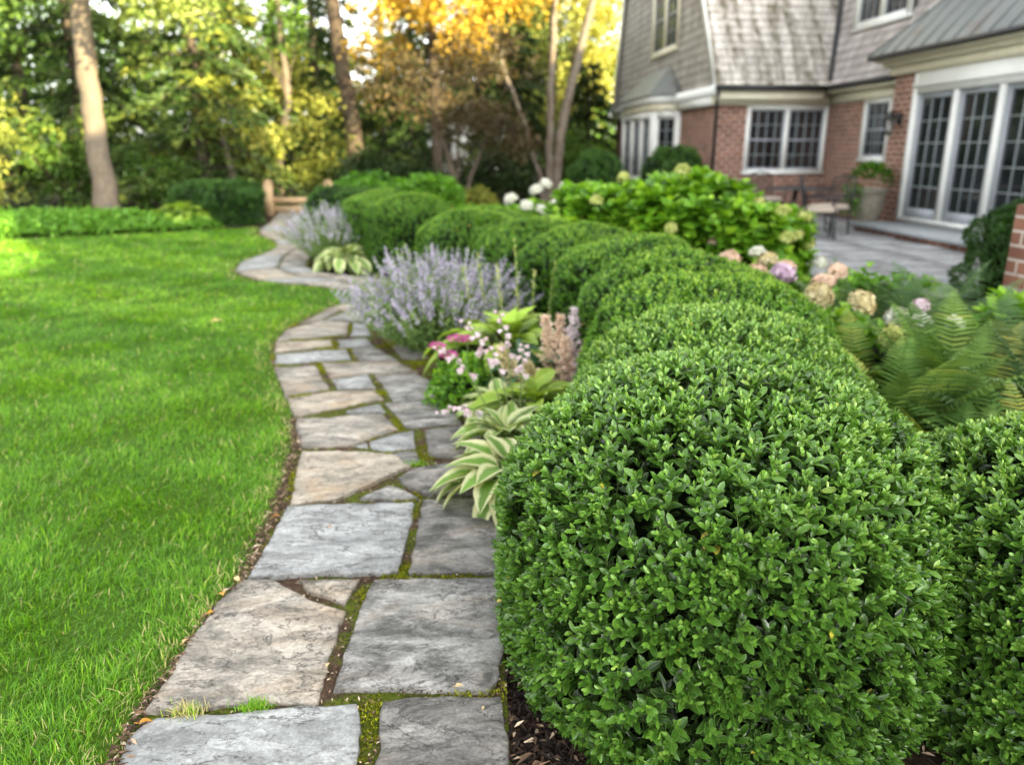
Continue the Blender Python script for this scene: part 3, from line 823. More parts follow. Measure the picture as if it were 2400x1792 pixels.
# loose leaves that have blown against the lawn edge
def litter_leaf(x, y, z, L, rz, tone, label, grp='fallen leaves along the lawn edge'):
    g = Geo()
    us = np.linspace(0, 1, 7); wsv = np.array([.04, .3, .48, .5, .4, .2, .02])
    T = leaf_tpl(us, wsv, .35, .3, 5)
    g.leaves(T, [[0, 0, 0]], [[1, 0, .15]], [[.1, .1, 1]], L, L * .62, tone)
    g.tube([(0, 0, 0), (-L * .3, .003, .004)], [.0012, .0008], 4, tone)
    o = obj('fallen_leaf', g, MT['litter'], None, True); o.location = (x, y, z); o.rotation_euler = (rng.uniform(-.3, .3), rng.uniform(-.3, .3), rz)
    tag(o, label, 'fallen leaf', grp)


litter_leaf(-.80, 1.69, .012, .036, .6, .55, 'orange leaf at the lawn edge beside the flaking blue-grey slab')
litter_leaf(-.745, 2.27, .014, .034, 2., .75, 'yellow-orange leaf by the lawn beside the tan streaked slab, upper one')
litter_leaf(-.765, 2.17, .012, .030, 1., .6, 'golden leaf by the lawn beside the tan streaked slab, lower one')
litter_leaf(-.715, 2.36, .012, .028, 2.6, .95, 'pale curled leaf at the far corner of the tan streaked slab')
litter_leaf(-.70, 2.83, .012, .026, .3, .45, 'small orange leaf by the lawn beside the smooth blue-grey slab')
litter_leaf(-.795, 2.02, .012, .026, 1.2, .9, 'beige leaf at the lawn edge halfway along the tan streaked slab')
litter_leaf(.0, 1.752, .018, .022, .2, .97, 'tan shrivelled leaf on the corner of the dark mottled flagstone', 'fallen leaves lying on the path stones')
litter_leaf(.07, 1.66, .016, .012, 1.4, .98, 'tiny beige petal lying on the dark mottled flagstone', 'fallen leaves lying on the path stones')
litter_leaf(-.36, 1.885, .004, .018, 1.2, .99, 'pale dry scrap in the mossy joint right of the tan streaked slab', 'fallen leaves in the path joints')
litter_leaf(-.47, 2.72, .016, .014, .2, .3, 'brown speck of leaf on the smooth blue-grey slab', 'fallen leaves lying on the path stones')
litter_leaf(-1.95, 6.5, .03, .07, .4, .9, 'pale brown leaf lying out on the open lawn', 'fallen leaves on the lawn')


# ------------------------------------------------------------------ clipped boxwood
def box_surface(n, R, H, seed, power=3.0, lump=.03, zf=.42):
    """Random points and outward normals over a clipped mound: upright sides, rounded shoulders, flattish top."""
    r = np.random.default_rng(seed)
    t = np.linspace(0, 1, 400)
    z0 = H * zf
    th = t * PI / 2
    zs = np.concatenate([np.linspace(0, z0, 120)[:-1], z0 + (H - z0) * np.sin(th) ** (2 / power)])
    rs = np.concatenate([R * (1 - .07 * (1 - np.linspace(0, 1, 120)[:-1]) ** 2), R * np.maximum(np.cos(th), 0) ** (2 / power)])
    ds = np.hypot(np.diff(zs), np.diff(rs)); wgt = ds * (rs[1:] + rs[:-1]) / 2
    cdf = np.concatenate([[0], np.cumsum(wgt)]); cdf /= cdf[-1]
    u = np.interp(r.random(n), cdf, np.arange(len(cdf)))
    zi = np.interp(u, np.arange(len(zs)), zs); ri = np.interp(u, np.arange(len(rs)), rs)
    dz = np.interp(u, np.arange(len(zs)), np.gradient(zs)); dr = np.interp(u, np.arange(len(rs)), np.gradient(rs))
    ph = r.uniform(0, 2 * PI, n)
    ln = np.hypot(dz, dr) + 1e-9
    nor = np.c_[dz / ln * np.cos(ph), dz / ln * np.sin(ph), -dr / ln]
    P = np.c_[ri * np.cos(ph), ri * np.sin(ph), zi]
    P = P + nor * (lump * vnoise(P, 5.5, seed) + lump * .45 * vnoise(P, 15, seed + 3))[:, None]
    return P, nor


def sprigs(g, P, nor, r, tpl, nodes, L, W, length, tone0, spread=.24, up=.6, mats=(0, 1), twig=True):
    n = len(P)
    d = nrm(nor * .75 + np.array([0, 0, up]) + r.normal(size=(n, 3)) * spread)
    ref = nrm(r.normal(size=(n, 3)))
    s1 = nrm(np.cross(d, ref)); s2 = np.cross(d, s1)
    ln = length * r.uniform(.7, 1.25, n)
    base = P - d * (ln * .78)[:, None]
    tl = np.clip(tone0 + r.normal(0, .09, n), 0, 1)
    for k in range(nodes):
        f = (k + .6) / nodes
        s = s1 if k % 2 == 0 else s2
        tip = f > .85
        ang = math.radians(60 - 34 * f)
        sz = (.78 + .5 * math.sin(PI * min(f * 1.05, 1) ** .9)) * (.80 if tip else 1)
        for sg in (-1, 1):
            jit = r.normal(0, .15, (n, 3))
            ax = nrm(d * math.cos(ang) + s * (sg * math.sin(ang)) + jit)
            no = nrm(d * math.sin(ang) - s * (sg * math.cos(ang)) + jit * .6)
            g.leaves(tpl, base + d * (ln * f)[:, None], ax, no, L * sz * r.uniform(.8, 1.2, n), W * sz * r.uniform(.85, 1.2, n),
                     np.where(r.random(n) < .0013, 1., np.clip(tl + (f - .62) * .75 + r.normal(0, .09, n), 0, .94)), mats[0])
    # leaf bud pair closing the tip
    g.leaves(tpl, base + d * ln[:, None], nrm(d + r.normal(0, .25, (n, 3))), s1, L * .62 * r.uniform(.6, 1.1, n), W * .6, np.clip(tl + .36, 0, .94), mats[0])
    if twig:
        a = base; b = base + d * ln[:, None]; wv = s1 * .0009
        V = np.stack([a - wv, a + wv, b + wv * .6, b - wv * .6], 1).reshape(-1, 3)
        F = np.arange(4 * n).reshape(-1, 4)
        g.add(V, F, None, .5, mats[1])


def core(g, R, H, k, mat, power=3.0, zf=.42):
    th = np.linspace(0, PI / 2, 14)
    z0 = H * zf
    prof = [(R * k * .86, -.02), (R * k, z0)] + [(R * k * max(math.cos(t), .001) ** (2 / power), z0 + (H * k - z0) * math.sin(t) ** (2 / power)) for t in th[1:]]
    g.lathe(prof, sides=28, mat=mat)


def box_mesh(name, R, H, n, seed, tpl, nodes, L, W, length, lmat, tone=.45, inner=1500, lump=.03, power=3.0, zf=.42):
    r = np.random.default_rng(seed)
    g = Geo()
    P, nor = box_surface(n, R, H, seed, power, lump, zf)
    sprigs(g, P, nor, r, tpl, nodes, L, W, length, tone - .05 + .07 * vnoise(P, 4, seed) + .17 * nor[:, 2])  # upward leaves paler, sides darker: light from above put into the tone
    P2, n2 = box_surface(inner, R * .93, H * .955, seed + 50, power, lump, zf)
    sprigs(g, P2, n2, r, BOX_LO, max(3, nodes - 2), L, W, length, .06, .55, .2, twig=False)  # inner leaves almost black, shade in the gaps put into the tone
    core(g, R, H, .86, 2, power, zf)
    return g.mesh(name, [MT[lmat], MT['twig'], MT['core']], True)


def shrub(mesh, name, loc, rz, sc, label, group='clipped boxwood mounds of the hedge'):
    o = obj(name, mesh, None); o.location = loc; o.rotation_euler = (0, 0, rz); o.scale = sc
    return tag(o, label, 'boxwood', group)


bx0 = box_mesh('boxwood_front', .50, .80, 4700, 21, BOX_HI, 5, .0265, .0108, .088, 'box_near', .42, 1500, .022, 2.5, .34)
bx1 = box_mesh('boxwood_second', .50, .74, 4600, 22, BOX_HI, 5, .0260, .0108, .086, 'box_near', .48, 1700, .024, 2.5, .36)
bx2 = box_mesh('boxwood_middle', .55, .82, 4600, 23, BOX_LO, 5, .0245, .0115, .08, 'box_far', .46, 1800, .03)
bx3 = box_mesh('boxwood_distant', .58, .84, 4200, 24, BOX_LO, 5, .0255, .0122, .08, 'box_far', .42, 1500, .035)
bxd = box_mesh('boxwood_dark', .58, .84, 1500, 25, BOX_LO, 4, .050, .024, .12, 'box_dark', .45, 900, .10)
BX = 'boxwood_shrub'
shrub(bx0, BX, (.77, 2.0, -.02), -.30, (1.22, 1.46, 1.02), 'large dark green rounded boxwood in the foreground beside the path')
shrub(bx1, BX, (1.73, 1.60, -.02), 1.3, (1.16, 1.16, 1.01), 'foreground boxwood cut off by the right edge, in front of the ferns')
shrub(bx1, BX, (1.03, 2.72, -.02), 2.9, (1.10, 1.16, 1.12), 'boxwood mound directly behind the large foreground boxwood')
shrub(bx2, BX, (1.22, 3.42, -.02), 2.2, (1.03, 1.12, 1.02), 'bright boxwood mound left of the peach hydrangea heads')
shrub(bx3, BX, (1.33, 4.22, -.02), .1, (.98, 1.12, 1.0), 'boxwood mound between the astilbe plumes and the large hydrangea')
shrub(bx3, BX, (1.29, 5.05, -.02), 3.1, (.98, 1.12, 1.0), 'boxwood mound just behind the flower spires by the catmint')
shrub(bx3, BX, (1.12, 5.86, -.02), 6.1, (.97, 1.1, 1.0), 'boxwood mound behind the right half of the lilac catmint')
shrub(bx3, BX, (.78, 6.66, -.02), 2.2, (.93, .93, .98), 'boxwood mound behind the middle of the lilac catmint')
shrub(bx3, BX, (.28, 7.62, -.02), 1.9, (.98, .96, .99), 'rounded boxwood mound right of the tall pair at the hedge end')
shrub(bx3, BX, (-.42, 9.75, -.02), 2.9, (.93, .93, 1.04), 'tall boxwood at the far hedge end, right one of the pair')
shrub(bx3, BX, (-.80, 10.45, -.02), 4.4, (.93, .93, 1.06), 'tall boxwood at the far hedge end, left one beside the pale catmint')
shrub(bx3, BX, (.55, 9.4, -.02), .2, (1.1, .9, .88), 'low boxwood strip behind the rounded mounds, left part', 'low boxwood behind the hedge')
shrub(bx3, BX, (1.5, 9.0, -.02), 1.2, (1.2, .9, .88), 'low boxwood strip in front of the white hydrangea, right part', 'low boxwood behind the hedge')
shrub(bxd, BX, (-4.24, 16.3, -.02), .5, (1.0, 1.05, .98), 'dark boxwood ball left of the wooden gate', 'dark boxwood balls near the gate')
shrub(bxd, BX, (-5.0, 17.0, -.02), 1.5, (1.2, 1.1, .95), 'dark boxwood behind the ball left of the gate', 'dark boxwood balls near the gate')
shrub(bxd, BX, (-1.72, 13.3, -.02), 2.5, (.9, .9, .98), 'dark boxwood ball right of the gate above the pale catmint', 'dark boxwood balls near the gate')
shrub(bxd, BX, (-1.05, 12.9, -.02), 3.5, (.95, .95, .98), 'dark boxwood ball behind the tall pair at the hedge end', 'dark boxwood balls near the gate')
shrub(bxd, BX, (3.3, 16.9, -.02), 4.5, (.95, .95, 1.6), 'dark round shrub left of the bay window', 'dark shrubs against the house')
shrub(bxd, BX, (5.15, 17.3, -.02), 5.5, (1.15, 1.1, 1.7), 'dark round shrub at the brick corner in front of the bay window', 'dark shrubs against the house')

# darker shrub against the sliding doors, looser
def loose_shrub(name, loc, R, H, n, leaf, mats, label, cat='shrub', tpl=QUAD, L=.05, W=.024, seed=1, core_k=.72, tone=.45, group=None, power=2.2, lump=.10, up=.5, rough=.55):
    r = np.random.default_rng(seed)
    g = Geo()
    P, nor = box_surface(n, R, H, seed, power=power, lump=lump)
    dep = r.random(n) ** 1.6 * .30
    P = P * (1 - dep)[:, None]
    d = nrm(nor * .6 + [0, 0, up] + r.normal(size=(n, 3)) * rough)
    no = nrm(nor + [0, 0, .5] + r.normal(size=(n, 3)) * .5)
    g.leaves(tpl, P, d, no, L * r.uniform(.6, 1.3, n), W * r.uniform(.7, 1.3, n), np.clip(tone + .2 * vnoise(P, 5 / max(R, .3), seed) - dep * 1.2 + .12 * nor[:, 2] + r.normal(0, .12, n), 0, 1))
    core(g, R, H, core_k, 1, power)
    o = obj(name, g, [MT[leaf], MT['core']], None, False); o.location = loc
    return tag(o, label, cat, group)


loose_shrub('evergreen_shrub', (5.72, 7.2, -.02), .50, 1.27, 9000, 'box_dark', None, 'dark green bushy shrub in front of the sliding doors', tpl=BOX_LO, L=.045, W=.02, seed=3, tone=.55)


# ------------------------------------------------------------------ catmint
def catmint(name, loc, R, H, n, label, seed, pale=0., flower_frac=.32, rz=0.):
    r = np.random.default_rng(seed)
    root = tag(empty(name, loc, rz), label, 'catmint', 'catmint clumps beside the path')
    gl, gf = Geo(), Geo()
    for i in range(n):
        a = r.uniform(0, 2 * PI); e = r.random() ** .6
        tilt = e * 1.22
        ln = H * r.uniform(.72, 1.15) * (1 + .10 * math.sin(tilt))
        d0 = np.array([math.cos(a) * math.sin(tilt), math.sin(a) * math.sin(tilt), math.cos(tilt) + .12])
        t = np.linspace(0, 1, 9)[:, None]
        b0 = np.array([math.cos(a), math.sin(a), 0]) * R * .34 * e
        bow = np.array([math.cos(a), math.sin(a), 0]) * (R - .2) * .16
        p = b0 + d0 * ln * t + np.array([0, 0, .16 * ln]) * (t ** 2) * math.sin(tilt) + bow * (t * (1 - t)) + r.normal(0, .006, (9, 3))
        p[:, 2] = np.maximum(p[:, 2], .01)
        gl.tube(p, np.linspace(.0022, .001, 9), 3, .5, 0, False)
        m = 34
        s = r.random(m) * (.86 if r.random() < .72 else 1.)
        k = s * 8; i0 = np.minimum(k.astype(int), 7); fr = (k - i0)[:, None]
        q = p[i0] * (1 - fr) + p[i0 + 1] * fr
        ax = nrm(rdir(m) + d0 * .7)
        gl.leaves(BOX_LO, q, ax, nrm(rdir(m) + [0, 0, .8]), r.uniform(.018, .036, m), r.uniform(.010, .018, m), np.clip(.36 + s * .34 + r.normal(0, .14, m), 0, 1))
        if r.random() < .72:
            f0 = 1 - flower_frac * r.uniform(.5, 1.05)
            wh = int(9 * r.uniform(.6, 1.1))
            for j in range(wh):
                s_ = f0 + (1 - f0) * (j + .5) / wh
                k = s_ * 8; i0 = min(int(k), 7); fr = k - i0
                c = p[i0] * (1 - fr) + p[i0 + 1] * fr
                mm = 6
                dd = rdir(mm)
                sz = .019 * (1.1 - .55 * (j / wh))
                gf.leaves(PETAL, c + dd * .004, nrm(dd + d0 * .5), rdir(mm), sz * r.uniform(.6, 1.3, mm), sz * .6, np.clip(.45 + pale + r.normal(0, .25, mm), 0, 1))
    obj('foliage', gl, MT['cat_leaf'], root, True)
    obj('flower_spike', gf, MT['cat_flower'], root)['kind'] = 'stuff'
    return root


catmint('catmint', (-.08, 5.6, -.02), .43, .58, 560, 'large lilac flowering catmint spilling over the path edge', 5)
catmint('catmint', (-1.45, 10.5, -.02), .5, .60, 330, 'smaller pale lilac catmint at the far bend beside the tall boxwood', 6, .15)

# ------------------------------------------------------------------ hostas
def hosta(name, loc, n, L, W, mat, label, seed, rise=1., sprawl=1., margin=None, group='hostas along the path', lean=(0, 0), az_range=None):
    r = np.random.default_rng(seed)
    root = tag(empty(name, loc), label, 'hosta', group)
    gl, gs = Geo(), Geo()
    for i in range(n):
        a = i * 2.39996 + r.normal(0, .2)
        if az_range: a = az_range[0] + (a % (2 * PI)) / (2 * PI) * (az_range[1] - az_range[0])
        f = (i + .5) / n                                         # 0 inner .. 1 outer
        el = math.radians(78 - 62 * f) * rise + r.normal(0, .08)
        out = np.array([math.cos(a), math.sin(a), 0])
        pl = L * (1.0 + .5 * f) * r.uniform(.8, 1.1) * sprawl
        tip = out * pl * math.cos(el) + np.array([lean[0], lean[1], 0]) * f + np.array([0, 0, pl * math.sin(el) * .95 + .03])
        mid = tip * .5 + np.array([0, 0, .04])
        gs.tube([out * .01, mid, tip], [.005, .0042, .003], 5, .5, 0, False)
        el2 = el - math.radians(28 + 18 * f)
        ax = out * math.cos(el2) + np.array([0, 0, math.sin(el2)])
        no = np.array([0, 0, 1]) * math.cos(el2) - out * math.sin(el2) + r.normal(0, .22, 3)
        s = r.uniform(.75, 1.12)
        gl.leaves(HOSTA, tip[None], ax[None], no[None], L * s, W * s * r.uniform(.85, 1.1), np.clip(.5 + r.normal(0, .25), 0, 1))
    obj('leaf_mass', gl, mat, root, True)
    obj('leaf_stalk', gs, MT['twig'], root, True)['kind'] = 'stuff'
    return root


hosta('hosta', (.27, 3.0, -.02), 46, .19, .115, MT['hosta_var'], 'near variegated hosta with white margins trailing onto the path beside the front boxwood', 31, .85, .72, lean=(-.05, -.05))
hosta('hosta', (.28, 3.45, -.02), 44, .16, .09, MT['hosta_cream'], 'cream and green hosta under the blush flower stalks', 32, 1.05, .75)
hosta('hosta', (.27, 3.86, -.02), 40, .15, .09, MT['hosta_cream'], 'pale green hosta at the path edge left of the blush flower stalks', 37, 1.1, .9)
hosta('hosta', (.45, 3.76, -.02), 36, .17, .10, MT['hosta_lime'], 'light green hosta tucked between the front boxwood and the astilbe', 38, 1.15, 1.1)
hosta('hosta', (.40, 4.66, -.02), 60, .20, .11, MT['hosta_lime'], 'yellow-green hosta between the catmint and the astilbe', 33, 1.2, 1.55)
hosta('hosta', (.50, 4.28, -.02), 30, .17, .13, MT['hosta_blue'], 'blue-green hosta with broad leaves beside the astilbe plumes', 34, 1.2, 1.15)
hosta('hosta', (-1.22, 9.62, -.02), 62, .21, .155, MT['hosta_cream'], 'cream-edged hosta mound in front of the pale catmint at the far bend', 35, .95, .95)
hosta('hosta', (-5.0, 15.6, -.02), 40, .26, .18, MT['hosta_lime'], 'chartreuse hosta at the end of the ground cover beside the dark boxwood', 36, 1.1, 1.2)


def flower_stalks(root, stalks, seed):
    r = np.random.default_rng(seed)
    for (x0, y0, x1, y1, z1) in stalks:
        g = Geo()
        a = np.array([x0, y0, .05]); b = np.array([x1, y1, z1])
        t = np.linspace(0, 1, 12)[:, None]
        p = a + (b - a) * t + np.array([0, 0, .10]) * np.sin(t * PI) + np.array([0, 0, -.02]) * t ** 4
        g.tube(p, np.linspace(.0042, .002, 12), 5, .6, 0)
        nb = 10
        for j in range(nb):
            s = .50 + .5 * j / (nb - 1)
            k = s * 11; i0 = min(int(k), 10); c = p[i0] * (1 - (k - i0)) + p[i0 + 1] * (k - i0)
            an = j * 2.4 + r.uniform(-.4, .4)
            out = nrm(np.array([math.cos(an), math.sin(an), -.75 + .9 * (j / nb)]))
            L = .041 * (1.1 - .6 * j / nb) * r.uniform(.85, 1.15)
            ax = out
            x = nrm(np.cross(ax, [.3, .2, 1.])); y = np.cross(ax, x)
            for q in range(6):                                     # six-lobed nodding bell
                an2 = q * PI / 3
                side = x * math.cos(an2) + y * math.sin(an2)
                g.leaves(PETAL, (c + ax * L * .12)[None], (ax + side * .32)[None], (side)[None], L, L * .42, np.clip(.55 + r.normal(0, .2), 0, 1), 1)
        obj('flower_stalk', g, [MT['twig'], MT['fl_pinkwhite']], root, True)


hs_root = [o for o in COL.objects if o.name == 'hosta.001'][0]
flower_stalks(hs_root, [(-.02, .05, -.33, .52, .44), (.02, .1, -.18, .62, .56), (.06, .1, .0, .55, .62), (.05, .05, -.11, .28, .55), (.06, .02, .10, .22, .52), (0, -.05, -.32, -.02, .26)], 41)


# ------------------------------------------------------------------ astilbe, magenta clump, flower spires
def plume(r, H, w, mat_tone):
    g = Geo()
    g.tube([(0, 0, 0), (.01, 0, H * .5), (.0, .0, H)], [.0035, .003, .0015], 5, .5, 0)
    for j in range(36):
        s = .28 + .72 * j / 35
        z = s * H
        L = w * (1.02 - s) * 2.1 * r.uniform(.6, 1.25) + .014
        an = j * 2.4
        d = nrm(np.array([math.cos(an), math.sin(an), .75]))
        m = 26
        t = r.random(m)[:, None]
        q = np.array([0, 0, z]) + d * L * t + r.normal(0, .004, (m, 3))
        g.leaves(PETAL, q, nrm(rdir(m) + d), rdir(m), r.uniform(.012, .024, m), .012, np.clip(mat_tone + .15 + r.normal(0, .25, m), 0, 1), 1)
    return g


r = np.random.default_rng(77)
ast = tag(empty('astilbe', (.68, 4.16, -.02)), 'astilbe with feathery peach and blush plumes against the hedge', 'astilbe')
g = Geo()
for i in range(34):
    a = i * 2.4; tilt = r.uniform(.5, 1.25); ln = r.uniform(.28, .42)
    d = np.array([math.cos(a) * math.sin(tilt), math.sin(a) * math.sin(tilt), math.cos(tilt)])
    t = np.linspace(0, 1, 6)[:, None]
    p = d * ln * t - np.array([0, 0, .10]) * t ** 2
    g.tube(p, .0016, 3, .5, 0, False)
    m = 42; s = r.uniform(.3, 1, m)[:, None]
    q = d * ln * s - np.array([0, 0, .10]) * s ** 2
    sd = nrm(np.cross(d, [0, 0, 1.]))
    ax = nrm(sd * r.choice([-1, 1], m)[:, None] + d * .6 + r.normal(0, .3, (m, 3)))
    g.leaves(OVAL_LO, q, ax, nrm(np.array([0, 0, 1]) + r.normal(0, .4, (m, 3))), r.uniform(.035, .06, m), r.uniform(.018, .03, m), np.clip(.5 + r.normal(0, .2, m), 0, 1))
obj('foliage', g, MT['fern'], ast)
for (dx, dy, rx, ry, H, tn, mt) in [(-.06, .02, .0, -.12, .53, .55, 'fl_peach'), (.03, .06, .05, .02, .56, .6, 'fl_pinkwhite'), (.06, .0, -.05, .16, .47, .6, 'fl_peach'), (-.02, -.05, .12, -.02, .43, .6, 'fl_peach'), (.05, -.07, .2, .1, .40, .5, 'fl_pinkwhite'), (-.02, .1, -.1, .0, .50, .5, 'fl_peach'), (-.2, -.02, .1, -.45, .42, .5, 'fl_cream'), (-.15, -.12, .3, -.3, .36, .4, 'fl_cream')]:
    o = obj('flower_plume', plume(r, H, .062, tn), [MT['twig'], MT[mt]], ast); o.location = (dx, dy, 0); o.rotation_euler = (rx, ry, 0)

pk = tag(empty('stonecrop', (.10, 4.24, -.02)), 'low leafy clump topped with magenta flower heads at the path edge', 'flowering plant')
g = Geo()
P, nor = box_surface(1100, .17, .28, 9, 2.2, .06)
P *= (1 - r.random(len(P)) ** 2 * .4)[:, None]
n = len(P)
g.leaves(OVAL_LO, P, nrm(nor + [0, 0, .3] + r.normal(0, .5, (n, 3))), nrm(nor + [0, 0, .7] + r.normal(0, .4, (n, 3))), r.uniform(.03, .055, n), r.uniform(.018, .03, n), np.clip(.28 + r.normal(0, .18, n) + .15 * nor[:, 2], 0, 1))
core(g, .17, .28, .6, 1)
obj('foliage', g, [MT['hyd_leaf'], MT['core']], pk)
for (dx, dy, z, rad) in [(-.15, .02, .35, .042), (-.04, .10, .37, .05), (-.09, -.06, .32, .045), (.02, .06, .38, .035)]:
    g = Geo()
    m = 170; d = rdir(m, 0); d[:, 2] = np.abs(d[:, 2])
    q = d * [rad, rad, rad * .45]
    g.leaves(PETAL, q, nrm(d + r.normal(0, .6, (m, 3))), d, r.uniform(.009, .016, m), .009, np.clip(.5 + r.normal(0, .25, m), 0, 1), 1)
    g.tube([(0, 0, -.16), (0, 0, 0)], .003, 5, .5, 0)
    o = obj('flower_head', g, [MT['twig'], MT['fl_magenta']], pk); o.location = (dx, dy, z)

sp = tag(empty('foxtail_plant', (.52, 5.05, -.02)), 'slender plant with tall pale yellow-green flower spires right of the catmint', 'flowering plant')
g = Geo(); n = 260
d = rdir(n, 0); d[:, 2] = np.abs(d[:, 2])
g.leaves(OVAL_LO, d * [.12, .12, .30], nrm(d + [0, 0, .6]), rdir(n), r.uniform(.05, .09, n), .02, np.clip(.6 + r.normal(0, .2, n), 0, 1))
obj('foliage', g, MT['hyd_leaf'], sp)
for (dx, dy, H, lx) in [(-.12, .05, .70, -.05), (-.02, .0, .86, -.04), (.06, .06, .66, .02), (.15, -.02, .72, .06), (-.22, .1, .78, -.08), (-.3, .05, .7, -.1)]:
    g = Geo()
    p = np.array([(0, 0, .05), (lx * .4, 0, H * .5), (lx, 0, H)])
    g.tube(p, [.004, .003, .0015], 5, .7, 0)
    m = 90; s = r.uniform(.45, 1, m)
    q = np.c_[lx * (.4 + (s - .5) * 1.2), np.zeros(m), s * H] + r.normal(0, .005, (m, 3))
    g.leaves(PETAL, q, nrm(rdir(m) + [0, 0, .8]), rdir(m), r.uniform(.009, .018, m), .008, np.clip(.5 + r.normal(0, .2, m), 0, 1), 1)
    o = obj('flower_spire', g, [MT['twig'], MT['fl_lime']], sp); o.location = (dx, dy, 0)


# ------------------------------------------------------------------ hydrangeas
def head_mesh(name, rad, mat, seed, flat=.82, m=190):
    r = np.random.default_rng(seed)
    g = Geo()
    d = rdir(m); d[:, 2] = np.where(d[:, 2] < -.35, -d[:, 2], d[:, 2])
    lump = 1 + .24 * vnoise(d, 4, seed) + r.normal(0, .07, m)
    q = d * rad * lump[:, None] * [1, 1, flat]
    tn = np.clip(.5 + .22 * vnoise(d, 3, seed + 1) + r.normal(0, .14, m), 0, 1)
    x = nrm(np.cross(d, nrm(r.normal(size=(m, 3))))); y = np.cross(d, x)
    for k in range(4):
        a = k * PI / 2
        s = x * math.cos(a) + y * math.sin(a)
        g.leaves(PETAL, q, nrm(s + d * .25), d, rad * .26, rad * .24, np.clip(tn + r.normal(0, .08, m), 0, 1))
    g.lathe([(rad * .2, -rad * .6), (rad * .55, -rad * .2), (rad * .6, rad * .2), (rad * .3, rad * .5), (.001, rad * .55)], sides=12, tone=.15)
    return g.mesh(name, [MT[mat]])


HEADS = {k: head_mesh('flower_head_' + k, .075, m, i) for i, (k, m) in enumerate([('lime', 'fl_lime'), ('white', 'fl_white'), ('peach', 'fl_peach'), ('cream', 'fl_cream'), ('lilac', 'fl_lilac'), ('blush', 'fl_pinkwhite')])}


def hydrangea(loc, R, H, n, label, heads, seed, group, L=.175, W=.118, tone=.54, tpl=OVAL):
    r = np.random.default_rng(seed)
    root = tag(empty('hydrangea', loc), label, 'hydrangea', group)
    g = Geo()
    ns = int(n / 4.6)
    P, nor = box_surface(ns, R, H, seed, 2.6, .09)
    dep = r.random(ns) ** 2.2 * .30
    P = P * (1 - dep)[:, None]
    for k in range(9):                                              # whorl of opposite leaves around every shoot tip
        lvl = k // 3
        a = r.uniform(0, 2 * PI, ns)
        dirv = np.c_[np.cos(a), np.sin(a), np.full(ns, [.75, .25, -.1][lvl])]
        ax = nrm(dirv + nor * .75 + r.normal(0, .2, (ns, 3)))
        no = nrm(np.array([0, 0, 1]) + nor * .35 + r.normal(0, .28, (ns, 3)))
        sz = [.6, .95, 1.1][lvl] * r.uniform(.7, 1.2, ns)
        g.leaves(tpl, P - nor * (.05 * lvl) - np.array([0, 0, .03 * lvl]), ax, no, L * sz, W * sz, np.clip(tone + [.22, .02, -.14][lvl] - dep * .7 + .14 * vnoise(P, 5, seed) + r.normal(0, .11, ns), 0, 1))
    core(g, R, H, .66, 1, 2.6)
    obj('foliage', g, [MT['hyd_leaf'], MT['core']], root, True)
    for (dx, dy, z, kind, s) in heads:
        o = obj('flower_head', HEADS[kind], None, root); o.location = (dx, dy, z); s *= .80; o.scale = (s, s, s * r.uniform(.9, 1.25)); o.rotation_euler = (r.uniform(-.5, .5), r.uniform(-.5, .5), r.uniform(0, 6))
    return root


HG = 'hydrangeas behind the hedge'
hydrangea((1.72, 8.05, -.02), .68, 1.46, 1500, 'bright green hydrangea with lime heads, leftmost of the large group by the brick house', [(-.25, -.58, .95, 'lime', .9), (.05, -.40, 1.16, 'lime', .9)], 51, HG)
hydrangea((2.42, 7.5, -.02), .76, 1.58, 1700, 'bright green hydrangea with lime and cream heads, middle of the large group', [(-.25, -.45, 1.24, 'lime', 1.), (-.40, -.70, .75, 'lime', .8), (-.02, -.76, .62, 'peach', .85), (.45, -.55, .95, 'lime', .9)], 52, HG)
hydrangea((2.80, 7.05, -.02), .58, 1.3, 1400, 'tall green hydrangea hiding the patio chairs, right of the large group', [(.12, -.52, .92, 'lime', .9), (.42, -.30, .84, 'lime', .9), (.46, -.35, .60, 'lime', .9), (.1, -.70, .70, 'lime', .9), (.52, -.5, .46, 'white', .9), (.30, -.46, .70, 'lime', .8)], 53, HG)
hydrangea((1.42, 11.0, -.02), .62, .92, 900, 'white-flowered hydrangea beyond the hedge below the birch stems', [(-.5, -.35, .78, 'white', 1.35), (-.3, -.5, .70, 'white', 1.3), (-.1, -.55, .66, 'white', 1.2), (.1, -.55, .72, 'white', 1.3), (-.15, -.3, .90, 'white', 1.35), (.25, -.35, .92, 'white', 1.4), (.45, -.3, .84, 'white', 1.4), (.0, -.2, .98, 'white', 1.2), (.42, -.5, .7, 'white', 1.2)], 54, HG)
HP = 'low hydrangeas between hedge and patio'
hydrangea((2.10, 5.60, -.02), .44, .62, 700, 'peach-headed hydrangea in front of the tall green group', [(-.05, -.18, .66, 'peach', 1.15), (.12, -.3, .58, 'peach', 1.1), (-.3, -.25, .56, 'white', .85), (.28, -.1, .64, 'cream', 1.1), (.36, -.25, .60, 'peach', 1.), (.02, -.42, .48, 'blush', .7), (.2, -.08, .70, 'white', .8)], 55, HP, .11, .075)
hydrangea((2.36, 4.72, -.02), .44, .60, 700, 'hydrangea with a lilac head and faded peach heads above the hedge', [(-.22, -.02, .66, 'lilac', 1.15), (.02, -.1, .62, 'peach', 1.1), (-.1, -.28, .56, 'cream', 1.2), (.18, .05, .66, 'peach', .9), (-.34, -.2, .5, 'blush', .7)], 56, HP, .11, .075)
